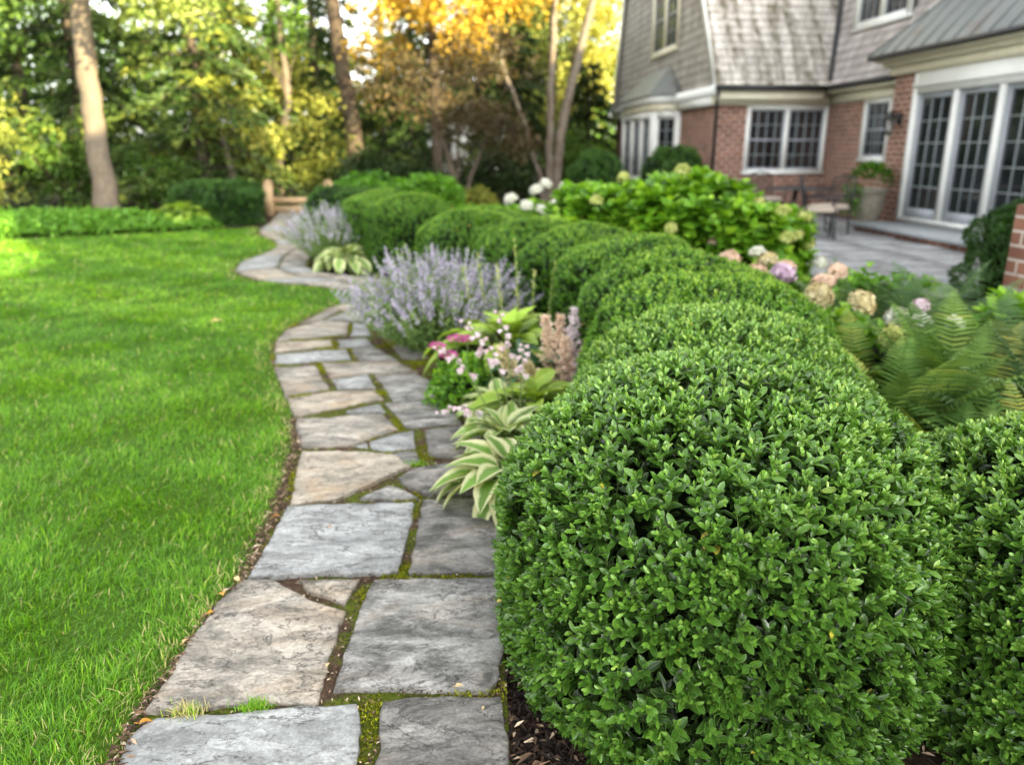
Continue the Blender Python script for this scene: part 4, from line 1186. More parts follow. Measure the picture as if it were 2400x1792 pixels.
hydrangea((2.45, 3.95, -.02), .40, .56, 650, 'hydrangea with cream and blush heads beside the ferns', [(-.18, .02, .62, 'cream', 1.1), (-.05, -.12, .56, 'white', .9), (.05, -.16, .54, 'white', .9), (-.15, -.28, .48, 'lime', 1.1), (.22, .1, .58, 'blush', .7), (.28, -.12, .52, 'white', .7)], 57, HP, .10, .07, .42)
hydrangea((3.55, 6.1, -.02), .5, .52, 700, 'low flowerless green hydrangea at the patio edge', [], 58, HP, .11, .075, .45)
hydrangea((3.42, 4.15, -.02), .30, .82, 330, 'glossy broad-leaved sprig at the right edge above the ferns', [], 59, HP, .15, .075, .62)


# ------------------------------------------------------------------ ferns
def fern_mesh(seed, nf=20, L=.84):
    r = np.random.default_rng(seed)
    g = Geo()
    for i in range(nf):
        a = i * 2 * PI / nf + r.normal(0, .25)
        el = math.radians(r.uniform(42, 84)); ln = L * r.uniform(.75, 1.2)
        out = np.array([math.cos(a), math.sin(a), 0])
        t = np.linspace(0, 1, 33)
        drop = r.uniform(.18, .42)
        p = out * (np.cos(el) * ln * t + .18 * ln * t ** 2)[:, None] + np.array([0, 0, 1]) * (np.sin(el) * ln * t - drop * ln * t ** 2.4)[:, None]
        p += np.cross(out, [0, 0, 1]) * (r.normal(0, .06) * t ** 2)[:, None]
        g.tube(p[::3], np.linspace(.0028, .0008, len(p[::3])), 4, .6, 0, False)
        tan = nrm(np.gradient(p, axis=0))
        side = nrm(np.cross(tan, [0, 0, 1.]))
        up = np.cross(side, tan)
        ii = np.arange(5, 33); u = (ii - 5) / 27.
        pl = ln * .20 * np.clip(np.sin(PI * (u * .86 + .12)) ** .8, .03, 1) * (1.05 - .55 * u)
        tone = np.clip(r.normal(.5, .16) + r.normal(0, .07, len(ii)), 0, 1)
        if r.random() < .06: tone = np.clip(tone + .35, 0, 1)
        for sg in (-1, 1):
            ax = nrm(side[ii] * sg + tan[ii] * (.35 + .35 * u)[:, None] - np.array([0, 0, .16]) + r.normal(0, .05, (len(ii), 3)))
            no = nrm(up[ii] + side[ii] * sg * .15 + r.normal(0, .08, (len(ii), 3)))
            # pinna: a narrow midrib strip plus small lobes either side
            g.leaves(PINNA, p[ii], ax, no, pl, .0125, tone)
            for q in np.linspace(.1, .92, 11):
                c = p[ii] + ax * (pl * q)[:, None] - no * (pl * .22 * q * q)[:, None]
                for s2 in (-1, 1):
                    lat = np.cross(no, ax) * s2
                    lw = .0088 * (1 - .62 * q) * np.clip(pl / .11, .35, 1.2)
                    g.leaves(QUAD, c, nrm(lat + ax * .5), no, lw, lw * .8, np.clip(tone + .05, 0, 1))
    return g


FA = fern_mesh(61).mesh('fern_fronds', [MT['fern']], True)
FB = fern_mesh(62, 19, .86).mesh('fern_fronds_cool', [MT['fern_blue']], True)
FC = fern_mesh(63, 22, .78).mesh('fern_fronds_low', [MT['fern']], True)
FD = fern_mesh(64, 16, .88).mesh('fern_fronds_tall', [MT['fern_blue']], True)


def fern(me, x, y, rz, s, label):
    root = tag(empty('fern', (x, y, -.02), rz, s), label, 'fern', 'ferns between the boxwood and the patio')
    obj('frond_crown', me, None, root)


fern(FA, 1.98, 3.05, .4, 1.0, 'bright lime fern arching over the hedge, nearest the boxwood valley')
fern(FC, 2.20, 2.42, 1.9, 1.0, 'yellow-tinged fern rising behind the boxwood at the right edge')
fern(FA, 2.42, 3.35, 3.1, 1.05, 'tall green fern with widely spread fronds, middle of the fern bank')
fern(FB, 2.88, 3.75, .9, 1.0, 'cool blue-green fern left of the glossy sprig')
fern(FB, 2.75, 3.05, 4.2, 1.0, 'blue-green fern half out of the right edge')
fern(FD, 3.30, 4.85, 2.2, 1.0, 'tall pale feathery fern in front of the dark evergreen shrub')
fern(FD, 3.05, 5.35, 5.1, .9, 'feathery grey-green fern at the corner of the patio')
fern(FC, 1.90, 2.55, 5.0, .85, 'low olive fern tucked between the two foreground boxwoods')
fern(FC, 2.08, 3.55, 2.7, .9, 'green fern below the cream and blush hydrangea heads')
fern(FB, 2.62, 2.55, 1.4, .95, 'blue-green fern rising right behind the right foreground boxwood')
fern(FA, 3.15, 4.15, 5.6, .9, 'green fern crowding the base of the glossy sprig')
fern(FC, 2.30, 2.85, .2, .9, 'low fern with broad fronds behind the right boxwood')

# ------------------------------------------------------------------ low planting at the far edge of the lawn
gcp = np.array([(-15, 12.6), (-9.6, 13.1), (-7.3, 13.7), (-5.4, 14.4), (-4.2, 15.2), (-4.6, 16.2), (-6.2, 17.4), (-9, 17.6), (-12, 16.6), (-15, 15)])
P = np.c_[rng.uniform(-15, -4, 60000), rng.uniform(12.4, 17.8, 60000)]
P = P[inside(P, gcp)]
de = seg_dist(P, gcp)
n = len(P)
zt = .05 + .20 * np.clip(de / 1.3, 0, 1) ** .7 + .05 * vnoise(np.c_[P, P[:, :1] * 0], 3) * np.clip(de / .4, .2, 1) + .04 * vnoise(np.c_[P, P[:, :1] * 0], 9) * np.clip(de / .4, .2, 1)
z = zt * (1 - rng.random(n) ** 2.2 * .7)
g = Geo()
g.leaves(OVAL_LO, np.c_[P, z], nrm(rdir(n) * [1, 1, .4] + [0, 0, .15]), nrm(rdir(n) * .5 + [0, 0, 1]), rng.uniform(.08, .15, n), rng.uniform(.04, .075, n), np.clip(.62 + (z - zt) * 2 + rng.normal(0, .13, n), 0, 1))
tag(obj('ground_cover', g, MT['gc']), 'band of leafy green ground cover around the big tree trunk', 'ground cover', kind='stuff')

loose_shrub('mounded_shrub', (-1.25, 14.6, -.02), .78, 1.32, 5000, 'hyd_leaf', None, 'dark mounded shrub with pale flowering top beyond the hedge end', L=.10, W=.06, seed=71, tone=.38)
loose_shrub('mounded_shrub', (-.25, 14.9, -.02), .66, 1.28, 4200, 'hyd_leaf', None, 'dark green shrub with a sunny lime crest left of the yellow fern', L=.09, W=.05, seed=72, tone=.45)
loose_shrub('golden_shrub', (.62, 16.4, -.02), .45, .9, 2200, 'lf_yell', None, 'shrub topped with bright yellow flowers under the bronze maple', L=.07, W=.05, seed=73, tone=.55)
loose_shrub('low_shrub', (.25, 13.2, -.02), .9, .62, 3000, 'hyd_leaf', None, 'low soft green planting behind the yellow-green fern', L=.09, W=.04, seed=74, tone=.5)
loose_shrub('low_shrub', (1.3, 13.6, -.02), .8, .55, 2600, 'gc', None, 'low lime planting behind the white hydrangea', L=.09, W=.04, seed=75, tone=.6)
for (x, y, lab) in [(-1.75, 14.2, 'pale flower head cluster'),]:
    pass
yf = tag(empty('fern', (-.05, 12.1, -.02), 0, 1.25), 'yellow-green fern standing behind the far hedge end', 'fern', 'ferns beyond the hedge')
obj('frond_crown', fern_mesh(66, 12, .6).mesh('fern_fronds_yellow', [MT['lf_yell']], True), None, yf)

# wooden gate at the end of the path
gt = tag(empty('wooden_gate', (-3.83, 17.9, 0)), 'sunlit cedar post and two-rail gate at the end of the path', 'gate')
for x in (0, 1.3):
    g = Geo(); g.box((x - .09, -.09, 0), (x + .09, .09, .72)); g.add([(x - .11, -.11, .721), (x + .11, -.11, .721), (x + .11, .11, .721), (x - .11, .11, .721), (x, 0, .79)], [np.array([[0, 1, 4], [1, 2, 4], [2, 3, 4], [3, 0, 4]]), np.array([[3, 2, 1, 0]])])
    obj('post', g, MT['wood'], gt)
for z in (.08, .27):
    g = Geo(); g.box((.091, -.03, z), (1.209, .03, z + .13))
    obj('rail', g, MT['wood'], gt)

# ------------------------------------------------------------------ the brick and shingle house
L0 = (8.5, 15., 0.)
house = tag(empty('house', L0), 'brick house with grey shingled gambrel upper storey, white windows and copper roofs', 'house')


def hp(name, g, mats, parent=None, label=None, smooth=False):
    o = obj(name, g, mats, parent or house, smooth, L0)
    if label: o['label'] = label
    return o


def wall_cells(g, p0, u, u0, u1, z0, z1, holes, mat=0, flip=False):
    """Flat wall with rectangular openings (u0,u1,z0,z1)."""
    p0 = np.asarray(p0, float); u = np.asarray(u, float)
    us = sorted({u0, u1} | {h[0] for h in holes} | {h[1] for h in holes})
    zs = sorted({z0, z1} | {h[2] for h in holes} | {h[3] for h in holes})
    for a, b in zip(us[:-1], us[1:]):
        for c, d in zip(zs[:-1], zs[1:]):
            if any(h[0] <= (a + b) / 2 <= h[1] and h[2] <= (c + d) / 2 <= h[3] for h in holes):
                continue
            q = [p0 + u * a + [0, 0, c], p0 + u * b + [0, 0, c], p0 + u * b + [0, 0, d], p0 + u * a + [0, 0, d]]
            g.poly(q[::-1] if flip else q, mat)


def window(name, p0, u, n, u0, u1, z0, z1, units, nx, ny, hung=True, casing=.085, label=None, sash='sash', trim='white', sill=True, depth=.06):
    """Casing (the part) with sash bars and glass as sub-parts; local axes u along wall, z up, n outward."""
    M = (np.array([u, n, (0, 0, 1)], float).T, np.asarray(p0, float))   # local (u, n, z)
    g = Geo()
    c = casing
    g.box((u0, -depth, z0), (u0 + c, .03, z1), 0, M=M); g.box((u1 - c, -depth, z0), (u1, .03, z1), 0, M=M)
    g.box((u0 + c, -depth, z1 - c), (u1 - c, .03, z1), 0, M=M); g.box((u0 + c, -depth, z0), (u1 - c, .03, z0 + c * .7), 0, M=M)
    if sill: g.box((u0 - .03, -.01, z0 - .045), (u1 + .03, .06, z0 - .001), 0, M=M)
    iu0, iu1, iz0, iz1 = u0 + c, u1 - c, z0 + c * .7, z1 - c
    wdt = (iu1 - iu0 - (units - 1) * c * 1.1) / units
    for k in range(1, units):
        a = iu0 + k * wdt + (k - 1) * c * 1.1
        g.box((a, -depth, iz0), (a + c * 1.1, .026, iz1), 0, M=M)
    root = hp(name, g, MT[trim], None, label)
    gs, gp_ = Geo(), Geo()
    for k in range(units):
        a = iu0 + k * (wdt + c * 1.1); b = a + wdt
        gp_.poly([M[0] @ np.array([x, -depth * .8, z]) + M[1] for x, z in ((a, iz0), (b, iz0), (b, iz1), (a, iz1))])
        s = .032
        for (x0, x1, zz0, zz1) in [(a, a + s, iz0, iz1), (b - s, b, iz0, iz1), (a + s, b - s, iz0, iz0 + s * 1.3), (a + s, b - s, iz1 - s, iz1)]:
            gs.box((x0, -depth * .79, zz0), (x1, -.012, zz1), 0, M=M)
        zm = (iz0 + iz1) / 2
        if hung: gs.box((a + s, -depth * .79, zm - .022), (b - s, -.010, zm + .022), 0, M=M)
        for i in range(1, nx):
            x = a + (b - a) * i / nx
            gs.box((x - .007, -depth * .78, iz0 + s), (x + .007, -.02, iz1 - s), 1, M=M)
        for j in range(1, ny):
            z = iz0 + (iz1 - iz0) * j / ny
            if hung and abs(z - zm) < .03: continue
            gs.box((a + s, -depth * .77, z - .007), (b - s, -.021, z + .007), 1, M=M)
    hp('sash', gs, [MT['sash' if sash == 'sash' else 'white'], MT['muntin']], root)
    hp('pane', gp_, MT['glass'], root)
    return root


XP, YP = np.array([1., 0, 0]), np.array([0., 1, 0])
XN, YN = -XP, -YP
# brick walls
g = Geo(); wall_cells(g, (0, 17.7, 0), XP, 6.1, 8.8, 0, 2.75, [(6.85, 8.74, .92, 2.36)]); hp('wall', g, MT['brick'])
g = Geo(); wall_cells(g, (6.1, 0, 0), YP, 17.7, 20.2, 0, 2.75, [], flip=True); hp('wall', g, MT['brick'])
g = Geo(); wall_cells(g, (6.1, 0, 0), YP, 24.65, 27.9, 0, 2.75, [], flip=True); hp('wall', g, MT['brick'])
g = Geo(); wall_cells(g, (8.8, 0, 0), YP, 14.7, 17.7, 0, 2.75, [(15.2, 16.22, 1.22, 2.40)], flip=True); hp('wall', g, MT['brick'])
g = Geo(); wall_cells(g, (8.5, 0, 0), YP, -9, 14.7, 0, 3.0, [(10.45, 13.98, .16, 2.72)], flip=True)
g.poly([(8.8, 14.7, 0), (8.5, 14.7, 0), (8.5, 14.7, 3), (8.8, 14.7, 3)])
hp('wall', g, MT['brick'])
g = Geo()                                                           # back and end walls, out of sight, with the added low wing
g.box((8.85, -26, 0), (15.3, -9.01, 2.8)); g.box((9.4, -9, 0), (15.3, 17.6, 2.8)); g.box((6.4, 18.1, 0), (14.5, 27.8, 2.7))
hp('wall', g, MT['brick'])
# gable end of the main block
zb, yb0, yb1 = 6.2, 19.68, 26.75
gable = [(6.1, 17.5, 2.76), (6.1, 17.62, 2.95), (6.1, yb0, zb), (6.1, 22.9, 9.0), (6.1, yb1, zb), (6.1, 27.85, 2.76)]
g = Geo()
def gy(z):                                                          # gable edges at height z
    return 17.5 + (yb0 - 17.5) * (z - 2.76) / (zb - 2.76), 27.85 + (yb1 - 27.85) * (z - 2.76) / (zb - 2.76)
wz0, wz1, wy0, wy1 = 3.92, 5.75, 20.85, 23.4
for (za_, zc_) in [(2.76, wz0), (wz1, zb)]:
    a0, a1 = gy(za_); c0, c1 = gy(zc_)
    g.poly([(6.1, a0, za_), (6.1, c0, zc_), (6.1, c1, zc_), (6.1, a1, za_)])
a0, a1 = gy(wz0); c0, c1 = gy(wz1)
g.poly([(6.1, a0, wz0), (6.1, c0, wz1), (6.1, wy0, wz1), (6.1, wy0, wz0)])
g.poly([(6.1, wy1, wz0), (6.1, wy1, wz1), (6.1, c1, wz1), (6.1, a1, wz0)])
g.poly([(6.1, yb0, zb), (6.1, 22.9, 9.0), (6.1, yb1, zb)])
hp('gable_wall', g, MT['shingle'])
window('window', (6.1, 0, 0), YP, XN, wy0, wy1, wz0, wz1, 2, 2, 4, casing=.14, trim='cream', label='tall upper window in the shingled gable')
# roofs
def vx(z): return 8.6 + (z - 2.8) * .355                            # lower slope of the long roof
def vy(z): return 17.45 + (z - 2.8) * .656                          # lower slope of the main roof
g = Geo()
g.poly([(5.98, 17.36, 2.70), (8.56, 17.36, 2.70), (8.6, 17.45, 2.86), (5.98, 17.45, 2.86)])
g.poly([(5.98, 17.45, 2.86), (8.6, 17.45, 2.86), (vx(zb), vy(zb), zb), (5.98, vy(zb), zb)])
g.poly([(5.98, vy(zb), zb), (vx(zb), vy(zb), zb), (12.6, 22.9, 9.05), (5.98, 22.9, 9.05)])
hp('roof', g, MT['shingle_roof'], None, 'weathered cedar shingle roof slope with dark moss streaks')
g = Geo()
g.poly([(5.98, 22.9, 9.05), (14.6, 22.9, 9.05), (14.6, yb1, zb), (5.98, yb1, zb)]); g.poly([(5.98, yb1, zb), (14.6, yb1, zb), (14.6, 28.0, 2.7), (5.98, 28.0, 2.7)])
g.poly([(14.55, 17.5, 2.7), (14.55, 27.9, 2.7), (14.55, yb1, zb), (14.55, 22.9, 9.0), (14.55, yb0, zb)])
g.poly([(vx(zb), vy(zb), zb), (14.6, vy(zb), zb), (14.6, 22.9, 9.04), (12.6, 22.9, 9.04)])
hp('roof', g, MT['shingle'], None, 'rear shingle roof of the gambrel block')
RID, RIL, YH = (12.0, 10.55), (12.0, 7.6), .5  # unseen ridges, heights shaped to shade garden and trunk
g = Geo()
Y0 = -7.6  # unseen end of the high roof, placed to let sun onto the lawn
dy0, dy1, dz0, dz1 = 15.25, 17.38, 3.88, 5.4                        # dormer window opening in the lower slope
sl_ = lambda y, z: (vx(z), y, z)
g.poly([sl_(Y0, 2.86), (8.6, 17.45, 2.86), (vx(dz0), vy(dz0), dz0), sl_(Y0, dz0)][::-1])
g.poly([sl_(Y0, dz0), sl_(dy0, dz0), sl_(dy0, dz1), sl_(Y0, dz1)][::-1])
g.poly([sl_(dy1, dz0), (vx(dz0), vy(dz0), dz0), (vx(dz1), vy(dz1), dz1), sl_(dy1, dz1)][::-1])
g.poly([sl_(Y0, dz1), (vx(dz1), vy(dz1), dz1), (vx(zb), vy(zb), zb), sl_(Y0, zb)][::-1])
g.poly([(8.5, 14.7, 2.70), (8.5, 17.36, 2.70), (8.6, 17.45, 2.86), (8.6, 14.7, 2.86)][::-1])
hp('roof', g, MT['shingle_side'], None, 'lilac-grey shingle slope above the sliding doors')
g = Geo()
g.poly([sl_(YH, zb), (vx(zb), vy(zb), zb), (RIL[0], 21.5, RIL[1]), (RIL[0], YH, RIL[1])][::-1])
g.poly([(RIL[0], YH, RIL[1]), (RIL[0], 21.5, RIL[1]), (15.5, 18, 2.8), (15.5, YH, 2.8)][::-1])
g.poly([sl_(Y0, zb), sl_(YH, zb), (RID[0], YH, RID[1]), (RID[0], Y0, RID[1])][::-1])
g.poly([(RID[0], Y0, RID[1]), (RID[0], YH, RID[1]), (15.5, YH, 2.8), (15.5, Y0, 2.8)][::-1])
g.poly([(vx(zb), YH, zb), (RID[0], YH, RID[1]), (15.5, YH, 2.8)])
g.poly([(8.6, Y0, 2.8), (vx(zb), Y0, zb), (RID[0], Y0, RID[1]), (15.5, Y0, 2.8)][::-1])
g.poly([(RIL[0], 21.5, RIL[1]), (vx(zb), vy(zb), zb), (15.5, 18, 2.8)])
LOW = 7.64  # unseen low wing added, its ridge set for the lawn's sun patch
for (ya, yb_, rz_) in [(-26, Y0, LOW)]:
    g.poly([(8.6, ya, 2.8), (8.6, yb_, 2.8), (RID[0], yb_, rz_), (RID[0], ya, rz_)][::-1]); g.poly([(RID[0], ya, rz_), (RID[0], yb_, rz_), (15.5, yb_, 2.8), (15.5, ya, 2.8)][::-1])
g.poly([(8.6, -26, 2.8), (RID[0], -26, LOW), (15.5, -26, 2.8)][::-1])
hp('roof', g, MT['shingle'], None, 'unseen shingle roof shaped to shade the garden')
# dormer window
g = Geo()
xf = vx(dz0) - .02
g.poly([(xf, dy0, dz0), (xf, dy0, dz1), (vx(dz1), dy0, dz1)]); g.poly([(xf, dy1, dz0), (vx(dz1), dy1, dz1), (xf, dy1, dz1)])
g.box((xf - .1, dy0 - .1, dz1), (vx(dz1) + .3, dy1 + .1, dz1 + .08))
hp('dormer', g, MT['shingle_side'])
window('window', (xf, 0, 0), YP, XN, dy0, dy1, dz0, dz1, 2, 3, 3, hung=False, casing=.15, label='upper window above the small brick-wall window')
# valley, gutters, downspout
g = Geo()
vz = np.linspace(2.86, zb, 8)
g.tube([(vx(z) - .05, vy(z) - .05, z) for z in vz], .055, 6)
hp('valley_flashing', g, MT['black'], None, None, True)
g = Geo(); g.box((5.96, 17.27, 2.655), (8.47, 17.36, 2.755)); hp('gutter', g, MT['black'])
g = Geo(); g.box((8.40, 14.72, 2.66), (8.49, 17.26, 2.75)); hp('gutter', g, MT['black'])
g = Geo(); g.tube([(6.02, 17.32, 2.66), (6.05, 17.45, 2.45), (6.12, 17.63, 2.25), (6.12, 17.63, 0)], .036, 8); hp('downspout', g, MT['black'], None, None, True)
# cream and white trim
g = Geo()
g.box((6.02, 17.38, 2.60), (8.46, 17.64, 2.654)); g.box((5.985, 17.60, 2.37), (8.74, 17.695, 2.598)); g.box((6.0, 17.40, 2.46), (8.46, 17.45, 2.598))
hp('fascia', g, MT['cream'])
g = Geo(); g.box((5.97, 17.62, 2.36), (6.095, 20.19, 2.56)); g.box((5.93, 17.40, 2.562), (6.095, 27.98, 2.757)); g.box((5.97, 24.66, 2.36), (6.095, 27.95, 2.56)); hp('frieze', g, MT['white'])
g = Geo(); g.box((8.50, 14.71, 2.60), (8.79, 17.58, 2.654)); g.box((8.72, 14.71, 2.40), (8.795, 17.595, 2.598)); hp('fascia', g, MT['cream'])
g = Geo()
for (ya, zc, yb_, zd) in [(17.40, 2.758, yb0 - .09, zb), (yb0 - .09, zb, 22.9, 9.1), (27.98, 2.758, yb1 + .11, zb), (yb1 + .11, zb, 22.9, 9.1)]:
    sgn = 1 if yb_ > ya else -1
    if abs(yb_ - ya) < .01: continue
    g.extrude([(6.0, ya, zc), (6.0, yb_, zd), (6.0, yb_ + .17 * sgn, zd - .02), (6.0, ya + .17 * sgn, zc)][::sgn], (-.035, 0, 0))
hp('rake_board', g, MT['white'])
# main block double window, small window
window('window', (0, 17.7, 0), XP, YN, 6.85, 8.74, .92, 2.36, 2, 4, 4, label='double ground-floor window facing the garden')
window('window', (8.8, 0, 0), YP, XN, 15.2, 16.22, 1.22, 2.40, 1, 3, 4, label='small window beside the wall lantern')
# bay window
bay = [(6.095, 20.2), (5.5, 20.75), (5.5, 24.1), (6.095, 24.65)]
g = Geo(); g.prism([(6.09, 20.21), (5.52, 20.77), (5.52, 24.08), (6.09, 24.64)], 0, .55); bw = hp('bay_window', g, MT['white'])
for (a, b, un, nx, nm) in [(bay[0], bay[1], 1, 2, 'angled'), (bay[1], bay[2], 3, 4, 'front'), (bay[2], bay[3], 1, 2, 'far')]:
    a = np.array(a + (0,)); b = np.array(b + (0,)); u = nrm(b - a); n = np.array([u[1], -u[0], 0.])
    if n[0] > 0: n = -n
    ln = np.linalg.norm(b - a)
    wr = window('window', a, u, n, .0, ln, .55, 2.36, un, nx, 5, hung=(un == 1), casing=.15, sash='white', sill=False, label='%s window of the bay' % nm)
g = Geo(); g.prism([(6.092, 20.14), (5.46, 20.72), (5.46, 24.13), (6.092, 24.71)], 2.362, 2.56); hp('frieze', g, MT['cream'])
g = Geo(); g.prism([(5.925, 20.21), (5.40, 20.68), (5.40, 24.17), (5.925, 24.64)], 2.563, 2.75); hp('cornice', g, MT['white'])
g = Geo()
ev = [(5.925, 20.1, 2.755), (5.33, 20.64, 2.755), (5.33, 24.21, 2.755), (5.925, 24.75, 2.755)]
t0, t1 = (6.085, 21.35, 3.52), (6.085, 23.5, 3.52)
g.poly([ev[0], ev[1], t0][::-1]); g.poly([ev[1], ev[2], t1, t0][::-1]); g.poly([ev[2], ev[3], t1][::-1])
g.poly([(6.085, 20.1, 2.755), ev[0], t0][::-1]); g.poly([ev[3], (6.085, 24.75, 2.755), t1][::-1])
hp('bay_roof', g, MT['copper'], None, 'small copper hip roof over the bay window')
# sliding doors
g = Geo(); g.box((8.44, 13.865, .16), (8.56, 13.98, 2.72)); g.box((8.44, 10.45, .16), (8.56, 10.56, 2.72)); g.box((8.44, 10.561, .161), (8.56, 13.864, .23)); g.box((8.44, 10.561, 2.36), (8.56, 13.864, 2.72)); g.box((8.41, 10.45, 2.47), (8.439, 13.98, 2.53))
for y_ in (12.77, 11.67):
    g.box((8.45, y_ - .055, .231), (8.56, y_ + .055, 2.359))
hp('door_frame', g, MT['white'])
for (ya, yb_) in [(12.826, 13.864), (11.726, 12.714), (10.562, 11.614)]:
    g = Geo(); s = .10
    xx = (8.50, 8.555)
    g.box((xx[0], ya, .231), (xx[1], ya + s, 2.359)); g.box((xx[0], yb_ - s, .231), (xx[1], yb_, 2.359)); g.box((xx[0], ya + s, .231), (xx[1], yb_ - s, .231 + .17)); g.box((xx[0], ya + s, 2.27), (xx[1], yb_ - s, 2.359))
    d = hp('sliding_door', g, MT['sash'])
    g = Geo()
    for i in (1, 2):
        y_ = ya + s + (yb_ - ya - 2 * s) * i / 3; g.box((8.515, y_ - .008, .402), (8.535, y_ + .008, 2.269))
    for j in range(1, 5):
        z = .401 + (2.27 - .401) * j / 5; g.box((8.517, ya + s, z - .008), (8.533, yb_ - s, z + .008))
    hp('muntin_grid', g, MT['muntin'], d)
    g = Geo(); g.poly([(8.54, ya + s, .401), (8.54, ya + s, 2.27), (8.54, yb_ - s, 2.27), (8.54, yb_ - s, .401)]); hp('pane', g, MT['glass'], d)
# entablature and standing-seam pent roof over the doors
g = Geo(); g.box((8.40, 8, 2.722), (8.497, 14.76, 2.88)); g.box((8.30, 8, 2.882), (8.497, 14.86, 2.96)); g.box((8.16, 8, 2.962), (8.497, 14.94, 3.03)); g.box((8.498, 14.702, 2.722), (8.79, 14.76, 2.96)); hp('fascia', g, MT['cream'])
g = Geo(); g.box((8.07, 8, 3.0), (8.158, 15.03, 3.075)); g.box((8.159, 14.945, 3.032), (8.6, 15.03, 3.075)); hp('gutter', g, MT['black'])
g = Geo()
e0, e1, h0, h1 = (8.08, 15.02, 3.08), (8.08, 8, 3.08), (9.2, 13.55, 4.35), (9.2, 8, 4.35)
e2 = (8.95, 15.02, 3.3)
g.poly([e0, h0, h1, e1]); g.poly([e0, (8.75, 15.0, 3.09), h0])
for y_ in np.arange(8.3, 14.9, .42):                                # standing seams
    tmax = 1. if y_ < 13.55 else (15.02 - y_) / (15.02 - 13.55)
    a = np.array([8.08, y_, 3.085]); b = a + (np.array([9.2, y_, 4.355]) - a) * tmax
    g.tube([a, b], .016, 4)
g.tube([e0, h0], .025, 5)
hp('pent_roof', g, MT['copper'], None, 'blue-grey standing-seam copper roof over the sliding doors')
# doorstep
g = Geo(); g.box((7.32, 10.0, .10), (8.47, 13.6, .165)); ds = hp('doorstep', g, MT['slab'])
g = Geo(); g.box((7.40, 10.05, .02), (8.46, 13.52, .099)); hp('riser', g, MT['brick'], ds)
# wall lantern
g = Geo()
g.box((8.44, 14.30, 1.86), (8.495, 14.40, 2.06)); g.tube([(8.46, 14.35, 2.02), (8.36, 14.35, 2.10), (8.30, 14.35, 2.07)], .014, 6)
g.lathe([(.02, 2.10), (.05, 2.06), (.115, 1.985), (.118, 1.97), (.095, 1.965)], (8.30, 14.35, 0), 12)
g.lathe([(.03, 1.665), (.06, 1.69), (.075, 1.70), (.072, 1.715)], (8.30, 14.35, 0), 12)
for k in range(6):
    a = k * PI / 3
    g.tube([(8.30 + .066 * math.cos(a), 14.35 + .066 * math.sin(a), 1.70), (8.30 + .090 * math.cos(a), 14.35 + .090 * math.sin(a), 1.97)], .007, 4)
ln_ = hp('wall_lantern', g, MT['black'])
g = Geo(); g.lathe([(.055, 1.712), (.082, 1.965)], (8.30, 14.35, 0), 12); hp('lantern_glass', g, MT['lanternglass'], ln_)

# ------------------------------------------------------------------ patio things
g = Geo(); g.box((-.27, -.22, 0), (.27, .22, 1.06))
pier = obj('brick_pier', g, MT['brick']); pier.location = (4.25, 4.92, -.02)
tag(pier, 'brick pier at the right edge of the photo by the glossy sprig', 'pier')


def patio_chair():
    root = empty('patio_chair', (0, 0, 0))
    for sx in (-1, 1):
        g = Geo(); g.tube([(sx * .23, -.24, 0), (sx * .235, -.22, .25), (sx * .235, -.20, .43)], .016, 6); obj('leg', g, MT['black'], root, True)
        g = Geo(); g.tube([(sx * .23, .26, 0), (sx * .235, .22, .25), (sx * .235, .22, .43)], .016, 6); obj('leg', g, MT['black'], root, True)
        g = Geo(); g.tube([(sx * .245, -.2, .43), (sx * .265, -.22, .62), (sx * .265, -.05, .66), (sx * .255, .22, .66)], .014, 6); obj('armrest', g, MT['black'], root, True)
    g = Geo(); g.box((-.25, -.23, .405), (.25, .24, .43)); obj('seat', g, MT['black'], root)
    g = Geo()
    n = 9
    xs = np.linspace(-.235, .235, n)
    g.tube([(-.24, .22, .43), (-.245, .29, .75), (-.20, .33, .93), (0, .345, .98), (.20, .33, .93), (.245, .29, .75), (.24, .22, .43)], .016, 6)
    for i in range(-4, 9):
        for s in (-1, 1):
            p = []
            for t in np.linspace(0, 1, 7):
                x = s * (-.235 + i * .06 + t * .40); z = .47 + t * .46
                if abs(x) < .235 and z < .955 - .18 * (abs(x) / .235) ** 3:
                    p.append((x, .225 + .12 * (z - .43) / .55, z))
            if len(p) > 1: g.tube(p, .006, 4)
    obj('backrest', g, MT['black'], root, True)
    g = Geo()
    x = np.linspace(-1, 1, 13); X, Yy = np.meshgrid(x, x)
    top = np.c_[(X * .24).ravel(), (Yy * .235).ravel(), (.495 + .018 * (1 - np.abs(X) ** 5) * (1 - np.abs(Yy) ** 5) - .03 * ((np.abs(X) > .95) | (np.abs(Yy) > .95))).ravel()]
    F = np.array([[r_ * 13 + c, r_ * 13 + c + 1, r_ * 13 + c + 14, r_ * 13 + c + 13] for r_ in range(12) for c in range(12)])
    g.add(top, F)
    rim = [(i, 0) for i in range(12)] + [(12, i) for i in range(12)] + [(12 - i, 12) for i in range(12)] + [(0, 12 - i) for i in range(12)]
    rt = np.array([top[b * 13 + a] for a, b in rim]); rb = rt * [1, 1, 0] + [0, 0, .431]
    m = len(rim); i = np.arange(m); j = (i + 1) % m
    g.add(np.vstack([rb, rt]), np.stack([i, j, j + m, i + m], 1))
    obj('cushion', g, MT['cushion'], root, True)
    return root


